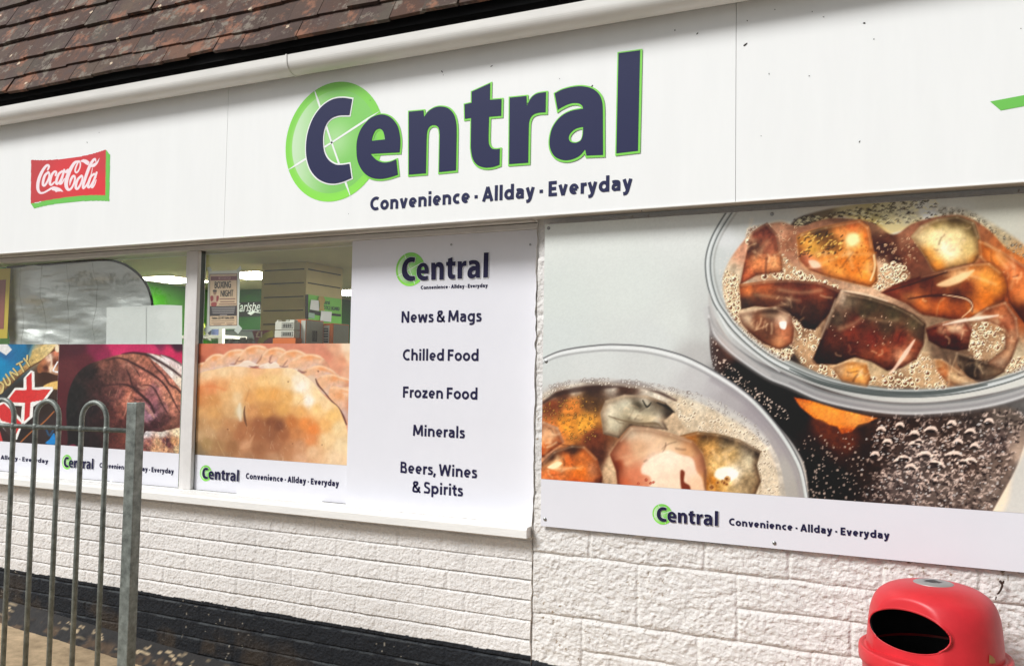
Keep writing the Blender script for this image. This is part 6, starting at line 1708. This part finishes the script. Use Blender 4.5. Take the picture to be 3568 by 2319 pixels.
for k_, (xa2, xb3, yt) in enumerate(((590, 665, 1380), (752, 835, 1360), (842, 925, 1372))):
    a = at(*i5(xa2, yt), .30); b2 = at(*i5(xb3, yt), .30)
    mb = MB(); n_ = 7
    gr = [[(a[0] + (b2[0] - a[0]) * u_, .30 - .03 * math.sin(math.pi * u_) * math.sin(math.pi * min(1, v_ * 1.0)), zc_ + (a[2] - zc_) * v_ + .004 * math.sin(u_ * 19 + k_)) for u_ in np.linspace(0, 1, n_)] for v_ in np.linspace(0, 1, n_)]
    bk = [[(x_, 0.60 - y_, z_) for x_, y_, z_ in r_] for r_ in gr]
    vs = [p for r_ in gr for p in r_] + [p for r_ in bk for p in r_]
    fs = []
    for i in range(n_ - 1):
        for j in range(n_ - 1):
            k2 = i * n_ + j; fs.append((k2, k2 + 1, k2 + n_ + 1, k2 + n_)); fs.append((n_ * n_ + k2, n_ * n_ + k2 + n_, n_ * n_ + k2 + n_ + 1, n_ * n_ + k2 + 1))
    o_ = obj('snack_packet', vs, fs, m_pk, smooth=True)
    tag(o_, ['grey snack packet, leftmost of the three by the price card', 'grey snack packet, middle one of the three by the price card', 'grey snack packet touching the maroon price card'][k_], 'packet', 'grey packets on the window counter')
# notice board on the side of the column
xn = xc1 + .008
nb = thing('notice_board', atx(*i5(1890, 1150), xn), 'lime green notice board on the side of the slatted column', 'notice board')


def xquad(pts, x): return [atx(*i5(*p_), x) for p_ in pts]


def xplate(name, pts, x, m, parent=None, th=.004):
    a = xquad(pts, x); b = [p - np.array([th, 0, 0]) for p in a]; n_ = len(a)
    fs = [list(range(n_)), [n_ + i for i in range(n_)][::-1]] + [(i, n_ + i, n_ + (i + 1) % n_, (i + 1) % n_) for i in range(n_)]
    return obj(name, a + b, fs, m, parent)


xplate('board', ((1668, 1160), (2112, 1200), (2112, 852), (1668, 788)), xn, M('lime_board', (116, 196, 66), rough=.5), nb)
xplate('dark_edge', ((1632, 1160), (1668, 1160), (1668, 788), (1632, 792)), xn + .002, m_dk, nb)


def text_x(body, pl, pr, ht, x, bold=.02):
    v, f = text_mesh(body, bold); a = atx(*i5(*pl), x); b = atx(*i5(*pr), x); h = atx(*i5(*ht), x)
    z0, z1 = caps(bold); x0, x1 = v[:, 0].min(), v[:, 0].max()
    t_ = (v[:, 0] - x0) / (x1 - x0)
    return np.stack([x + v[:, 2] * .0001, a[1] + t_ * (b[1] - a[1]), a[2] + t_ * (b[2] - a[2]) + (v[:, 1] - z0) / (z1 - z0) * (h[2] - a[2])], 1), f


vv = []; ff = []
for bdy, pl, pr, ht in (('Central', (1830, 912), (1952, 922), (1830, 862)), ('NOTICE BOARD', (1842, 985), (2086, 1006), (1842, 935))):
    V, f = text_x(bdy, pl, pr, ht, xn + .003); n_ = len(vv); vv += [tuple(p) for p in V]; ff += [[i + n_ for i in q_] for q_ in f]
obj('lettering', vv, ff, m_ink, nb)
xplate('dark_label', ((1980, 1072), (2104, 1084), (2104, 1052), (1980, 1040)), xn + .004, m_dk, nb, .002)
xplate('dark_strip', ((1668, 1050), (1830, 1070), (1830, 1020), (1690, 990)), xn + .004, m_dk, nb, .002)
for pts, mm, nm, lab, ct in ((((1690, 990), (1812, 1008), (1806, 870), (1704, 858)), m_paper, 'pinned_notice', 'curled white notice pinned at the left of the notice board', 'paper'), (((1828, 1140), (1972, 1156), (1982, 1022), (1838, 1008)), m_paper, 'pinned_notice', 'white notice pinned at the bottom of the notice board', 'paper'), (((1812, 1002), (1884, 1006), (1872, 930), (1896, 860), (1870, 815), (1812, 812), (1800, 850), (1824, 920)), M('brown_paper', (176, 146, 70), rough=.5), 'brown_paper_twist', 'brown paper twist pinned over the notice board lettering', 'paper'), (((1668, 1098), (1752, 1108), (1752, 1040), (1672, 1030)), M('pale_card', (150, 176, 160), rough=.6), 'pinned_card', 'pale green card at the lower left of the notice board', 'card')):
    o_ = xplate(nm, pts, xn + .012, mm, None, .001)
    tag(o_, lab, ct, 'papers pinned to the notice board' if nm == 'pinned_notice' else None)

# ------------------------------------------------------------------ hooped railings
YF_ = -0.92
pc_ = at(474, 1401, YF_)
fa = math.radians(7.7)
fd = np.array([-math.cos(fa), -math.sin(fa), 0]); fn = np.array([-fd[1], fd[0], 0])


def onfence(px, py):
    d = ray(px, py); t = np.dot(pc_ - CAMP, fn) / np.dot(d, fn); return CAMP + d * t


fe = thing('hooped_railing', (pc_[0], pc_[1], zg(pc_[0])), 'galvanised hoop topped railing ending in a square post before the shop', 'railing')
PS = 0.046
pz = at(474, 1401, YF_)[2]
ps = MB(); ps.box(-PS / 2, PS / 2, -PS / 2, PS / 2, float(zg(pc_[0])) - .05, pz, b=.004)
rt = lambda v: [(pc_[0] + x * math.cos(fa) - y * math.sin(fa), pc_[1] + x * math.sin(fa) + y * math.cos(fa), z) for x, y, z in v]
ps.v = rt(ps.v)
ps.build('post', m_galv, fe)
zrail = onfence(300, 1350 + 610 / 4.25)[2]
s_of = lambda p: float(np.dot(p - pc_, fd))
PT = lambda s_, z: pc_ * np.array([1, 1, 0]) + fd * s_ + np.array([0, 0, z])
sl_ = {k_: s_of(onfence(k_, 1490)) for k_ in (371, 284, 204.7, 123.5, 47)}
ztop = onfence(327, 1392)[2] - .0098
legs = [(sl_[371], sl_[284]), (sl_[204.7], sl_[123.5])]
pitch_ = legs[1][0] - legs[0][0]
wleg = (legs[0][1] - legs[0][0] + legs[1][1] - legs[1][0]) / 2
a0 = sl_[47]
while len(legs) < 9: legs.append((a0, a0 + wleg)); a0 += pitch_
RB = 0.0098
for a, b in legs:
    r_ = (b - a) / 2; zc2 = ztop - r_ * 1.12
    pth = [PT(a, float(zg(PT(a, 0)[0])) - .03)] + [PT(a, zc2 - .3), PT(a, zc2 - .02)] + [PT(a + r_ - r_ * math.cos(t), zc2 + r_ * 1.12 * math.sin(t)) for t in np.linspace(0, math.pi, 17)] + [PT(b, zc2 - .02), PT(b, zc2 - .3), PT(b, float(zg(PT(b, 0)[0])) - .03)]
    MB().tube(pth, RB, 12).build('hoop', m_galv, fe, True)
send = legs[-1][1] + .08
MB().tube([PT(PS / 2 - .002, zrail), PT(send, zrail)], .0092, 10).build('top_rail', m_galv, fe, True)
wl = MB()
for a, b in legs:
    for s_ in (a, b):
        wl.tube([PT(s_, zrail - .012), PT(s_, zrail - .004), PT(s_, zrail + .006), PT(s_, zrail + .013)], [.0099, .0125, .0125, .0099], 10)
wl.build('weld_collar', m_galv, fe, True)
zb_ = float(zg(pc_[0])) + .10
MB().tube([PT(PS / 2 - .002, zb_), PT(send, zb_ + .0598 * send)], .0092, 10).build('bottom_rail', m_galv, fe, True)
ps = MB(); ps.box(-PS / 2, PS / 2, -PS / 2, PS / 2, float(zg(pc_[0] - send)) - .05, pz + .06, b=.004)
ps.v = [tuple(np.array(q_) + fd * (send + PS / 2)) for q_ in rt(ps.v)]
ps.build('post', m_galv, fe)

# ------------------------------------------------------------------ litter bin
BX, BY = 0.003, -0.29
ZR = at(2991, 2226, BY)[2]
zbase = float(zg(BX))
lb = thing('litter_bin', (BX, BY, zbase), 'red plastic domed litter bin with an oval mouth and grey stubbing plate', 'bin')


def lathe(prof, n=96, cap=False):
    v = []; f = []
    for r_, z_ in prof:
        for t in np.linspace(0, 2 * math.pi, n, endpoint=False): v.append((BX + r_ * math.sin(t), BY - r_ * math.cos(t), z_))
    for i in range(len(prof) - 1):
        for j in range(n):
            k2 = (j + 1) % n; f.append((i * n + j, i * n + k2, (i + 1) * n + k2, (i + 1) * n + j))
    return v, f


bp_ = [(.186, zbase), (.192, zbase + .01), (.203, ZR - .07), (.204, ZR - .052), (.2085, ZR - .046), (.2135, ZR - .040), (.2145, ZR - .030), (.2145, ZR - .008), (.2125, ZR - .001), (.208, ZR + .001), (.200, ZR - .002), (.196, ZR - .006), (.1945, ZR - .02)]
v, f = lathe(bp_); obj('body', v, f, m_red, lb, True)
v, f = lathe([(.150, zbase + .02), (.165, ZR - .30), (.188, ZR - .03), (.189, ZR - .012)]); obj('liner', v, f, m_liner_shade, lb, True)
HT = at(3252, 2026, BY)[2] - ZR
TH0 = math.radians(-27)
hp = spline([(q_[0], q_[1] * HT / .235) for q_ in ((.191, -.004), (.190, .03), (.187, .07), (.184, .105), (.179, .137), (.170, .167), (.154, .193), (.126, .214), (.089, .2265), (.05, .2325), (.02, .2348), (.001, .235))], False, 12)
nth = 360
th = np.linspace(-math.pi, math.pi, nth, endpoint=False)


def hood(rz, thv):
    R = rz[..., 0]; z = rz[..., 1]
    dz = np.clip((z - .02) / HT, 0, 1)
    r = R.copy()
    for t0 in (TH0,):
        c = np.cos(thv - t0)
        dpl = .161 - .016 * dz
        rp = np.where(c > .15, dpl / np.maximum(c, .15), 9)
        k = .007
        h = np.clip(.5 + .5 * (rp - r) / k, 0, 1)
        r = rp * (1 - h) + r * h - k * h * (1 - h)
    return r


TT, II = np.meshgrid(th, np.arange(len(hp)))
RZ = hp[II]
rr = hood(RZ, TT)
EC, EA, EB = .094 * HT / .235, .126, .070 * HT / .235
da = np.arctan2(np.sin(TT - TH0), np.cos(TT - TH0))
ta = rr * np.sin(da); facing = np.cos(da) > 0


def ell(sgn):
    d0 = np.arctan2(np.sin(TT - TH0 - (0 if sgn > 0 else math.pi)), np.cos(TT - TH0 - (0 if sgn > 0 else math.pi)))
    a_ = rr * np.sin(d0)
    return np.where(np.cos(d0) > 0, np.sqrt((a_ / EA) ** 2 + ((RZ[..., 1] - EC) / EB) ** 2), 9), d0


Ea, d_a = ell(1); Eb, d_b = ell(-1)
verts = np.stack([BX + rr * np.sin(TT), BY - rr * np.cos(TT), ZR + RZ[..., 1]], -1)
# slide the vertices next to the mouth onto its outline so the edge is smooth
for E_, d0 in ((Ea, d_a),):
    near = (E_ > 0.86) & (E_ < 1.12)
    s_ = 1.0 / np.where(near, E_, 1)
    t_new = rr * np.sin(d0) * s_; z_new = EC + (RZ[..., 1] - EC) * s_
    # surface radius for the moved point: keep the same distance from the axis plane
    cosd = rr * np.cos(d0)
    tc = TT - d0
    nx = np.sin(tc) * cosd + np.cos(tc) * t_new; ny = -np.cos(tc) * cosd + np.sin(tc) * t_new
    verts[..., 0] = np.where(near & (E_ < 1.0), BX + nx, verts[..., 0]); verts[..., 1] = np.where(near & (E_ < 1.0), BY + ny, verts[..., 1]); verts[..., 2] = np.where(near & (E_ < 1.0), ZR + z_new, verts[..., 2])
H_, W_ = TT.shape
fs = []
hole = Ea < .86
for i in range(H_ - 1):
    for j in range(W_):
        k2 = (j + 1) % W_
        if hole[i, j] or hole[i, k2] or hole[i + 1, j] or hole[i + 1, k2]: continue
        fs.append((i * W_ + j, i * W_ + k2, (i + 1) * W_ + k2, (i + 1) * W_ + j))
ho = obj('hood', verts.reshape(-1, 3), fs, m_red, lb, True)
bm = bmesh.new(); bm.from_mesh(ho.data); bmesh.ops.delete(bm, geom=[q_ for q_ in bm.verts if not q_.link_faces], context='VERTS'); bm.to_mesh(ho.data); bm.free()
md = ho.modifiers.new('wall', 'SOLIDIFY'); md.thickness = .004; md.offset = -1; md.material_offset = 1; ho.data.materials.append(m_liner_shade)  # inner face of the hood coloured dark to stand for shade inside the mouth
# inner dark shell so the mouth opens into the dark
v, f = lathe([(max(a * .93 - .012, .001), ZR + b * .95) for a, b in hp[::6]]); 
cv_ = []; cf_ = []
for j in range(120):
    t = 2 * math.pi * j / 120 - math.pi
    r0_ = float(hood(np.array([[hp[0, 0], hp[0, 1]]]), np.array([t]))[0]) - .0035
    cv_ += [(BX + r0_ * math.sin(t), BY - r0_ * math.cos(t), ZR - .0015), (BX + .202 * math.sin(t), BY - .202 * math.cos(t), ZR - .003)]
for j in range(120):
    k2 = (j + 1) % 120; cf_.append((2 * j, 2 * j + 1, 2 * k2 + 1, 2 * k2))
obj('collar', cv_, cf_, m_red, lb, True)
lip = []
for t in np.linspace(0, 2 * math.pi, 72, endpoint=False):
    a_ = EA * math.cos(t); z_ = EC + EB * math.sin(t)
    zi = np.interp(z_, hp[:, 1], hp[:, 0]); d0 = 0.0
    for _ in range(12):
        r1 = float(hood(np.array([[zi, z_]]), np.array([TH0 + d0]))[0]); d0 = math.asin(max(-1, min(1, a_ / r1)))
    lip.append((BX + r1 * math.sin(TH0 + d0), BY - r1 * math.cos(TH0 + d0), ZR + z_))
lip = lip + lip[:1]
MB().tube(lip, .0017, 8, cap=False).build('mouth_lip', m_red, lb, True)
m_plate, pnt, pb = nodes('stubbing_plate')
pb.inputs['Metallic'].default_value = .5; pb.inputs['Roughness'].default_value = .5
ptc = pnt.nodes.new('ShaderNodeTexCoord'); pn_ = pnt.nodes.new('ShaderNodeTexNoise'); pn_.inputs['Scale'].default_value = 55; pn_.inputs['Detail'].default_value = 7
vl = pnt.nodes.new('ShaderNodeVectorMath'); vl.operation = 'LENGTH'
mp_ = pnt.nodes.new('ShaderNodeMapping'); mp_.inputs['Location'].default_value = (0, 0, -(ZR + HT - zbase)); mp_.inputs['Scale'].default_value = (1, 1.3, 1)
pnt.links.new(ptc.outputs['Object'], mp_.inputs['Vector']); pnt.links.new(mp_.outputs[0], vl.inputs[0])
ma = pnt.nodes.new('ShaderNodeMath'); ma.operation = 'MULTIPLY_ADD'; ma.inputs[1].default_value = .055; pnt.links.new(pn_.outputs['Fac'], ma.inputs[0]); pnt.links.new(vl.outputs['Value'], ma.inputs[2])
pnt.links.new(ptc.outputs['Object'], pn_.inputs['Vector'])
rp_ = pnt.nodes.new('ShaderNodeValToRGB'); rp_.color_ramp.elements[0].position = .046; rp_.color_ramp.elements[1].position = .062
rp_.color_ramp.elements[0].color = (.012, .012, .012, 1); rp_.color_ramp.elements[1].color = (*lin((168, 168, 166)), 1)
pnt.links.new(ma.outputs[0], rp_.inputs[0]); pnt.links.new(rp_.outputs[0], pb.inputs['Base Color'])
zt_ = ZR + HT
v, f = lathe([(.001, zt_ + .0022), (.03, zt_ + .0015), (.054, zt_ - .0005), (.057, zt_ - .003), (.057, zt_ - .012)], 64); obj('stubbing_plate', v, f, m_plate, lb, True)
# torn sticker remnant near the foot of the hood
b3 = V2(3.563, 2900, 1950)


def onhood(px, py, off=.0045):
    d = ray(*b3(px, py)); d = d / np.linalg.norm(d)
    lo = None
    for t in np.arange(2.2, 3.6, .0015):
        p = CAMP + d * t; z_ = p[2] - ZR
        if z_ < -.004 or z_ > HT: continue
        th_ = math.atan2(p[0] - BX, -(p[1] - BY)); zi = np.interp(z_, hp[:, 1], hp[:, 0])
        if math.hypot(p[0] - BX, p[1] - BY) < float(hood(np.array([[zi, z_]]), np.array([th_]))[0]):
            return p - d * off
    return CAMP + d * 2.7


pts = [onhood(*p_) for p_ in ((1945, 1276), (1950, 1172), (1985, 1188), (2018, 1225), (2028, 1276), (1985, 1282))]
obj('torn_sticker', pts, [list(range(6))], M('sticker_remnant', (176, 132, 78), rough=.7), lb)

# ------------------------------------------------------------------ dry twig stuck on the stone wall
tw = MB()
Tq = lambda x, y: at(*b3(x, y), -.030)
tw.tube([Tq(2108, 290), Tq(2110, 320), Tq(2090, 370), Tq(2062, 412), Tq(2040, 420)], [.003, .0035, .003, .003, .002], 6)
tw.tube([Tq(2080, 252), Tq(2092, 276), Tq(2108, 292)], [.0035, .0045, .003], 6)
tw.tube([Tq(2132, 256), Tq(2122, 276), Tq(2108, 292)], [.002, .0035, .003], 6)
tw.tube([Tq(2036, 450), Tq(2028, 494)], [.0022, .0016], 6)
o_ = tw.build('dry_twig', M('dead_twig', (58, 40, 32), rough=.8)); tag(o_, 'dark forked twig stuck on the white stone wall right of the bin', 'twig')

# ------------------------------------------------------------------ trees across the street, mirrored in the left pane
m_leaf = M('leaf_green', (66, 84, 46), rough=.6, var=.4, vscale=1.5); m_bark = M('bark', (86, 74, 62), rough=.9, var=.2, vscale=12)


def tree(x, y, h, cr, seed, lab):
    g = np.random.default_rng(seed); z0 = float(zg(x))
    t = thing('street_tree', (x, y, z0), lab, 'tree', 'trees across the street')
    mb = MB()
    mb.tube([(x, y, z0 - .1), (x + .05, y, z0 + h * .25), (x - .04, y + .05, z0 + h * .55), (x, y, z0 + h * .85)], [.16, .12, .08, .03], 9)
    cl = []
    for i in range(13):
        a = g.uniform(0, 2 * math.pi); s_ = g.uniform(.3, .8); hz = z0 + h * g.uniform(.3, .7)
        e = np.array([x + cr * s_ * math.cos(a), y + cr * s_ * math.sin(a), hz + h * g.uniform(.08, .25)])
        mb.tube([(x, y, hz - h * .1), tuple((np.array([x, y, hz]) + e) / 2 + g.normal(0, .08, 3)), tuple(e)], [.05, .035, .012], 6); cl.append((e, g.uniform(.45, .8)))
    cl.append((np.array([x, y, z0 + h * .9]), .7))
    mb.build('trunk', m_bark, t, True)
    v = []; f = []
    for c, r_ in cl:
        for _ in range(330):
            d = g.normal(0, 1, 3); d /= np.linalg.norm(d); p = c + d * r_ * g.uniform(.2, 1.0) ** .6 * np.array([1, 1, .8]) + g.normal(0, .06, 3)
            a = g.normal(0, 1, 3); a /= np.linalg.norm(a); b = np.cross(a, g.normal(0, 1, 3)); b /= np.linalg.norm(b); s_ = g.uniform(.05, .11)
            n_ = len(v); v += [tuple(p - a * s_), tuple(p + b * s_ * .5), tuple(p + a * s_), tuple(p - b * s_ * .5)]; f.append((n_, n_ + 1, n_ + 2, n_ + 3))
    obj('crown', v, f, m_leaf, t)


def mirror(px, py, L_):
    p = at(px, py, YG); k_ = (L_ + YG) / (YG + DIST)
    return p[0] + (p[0] - CAMP[0]) * k_, -L_, p[2] + (p[2] - CAMP[2]) * k_


mx_, my_, mz_ = mirror(300, 990, 15)
tree(mx_, my_, mz_ - float(zg(mx_)) + .2, 1.9, 1, 'bushy green street tree mirrored in the middle of the foil shade')
mx_, my_, mz_ = mirror(420, 960, 17)
tree(mx_, my_, mz_ - float(zg(mx_)), 1.7, 2, 'taller green street tree mirrored near the curved edge of the foil shade')
print('done')
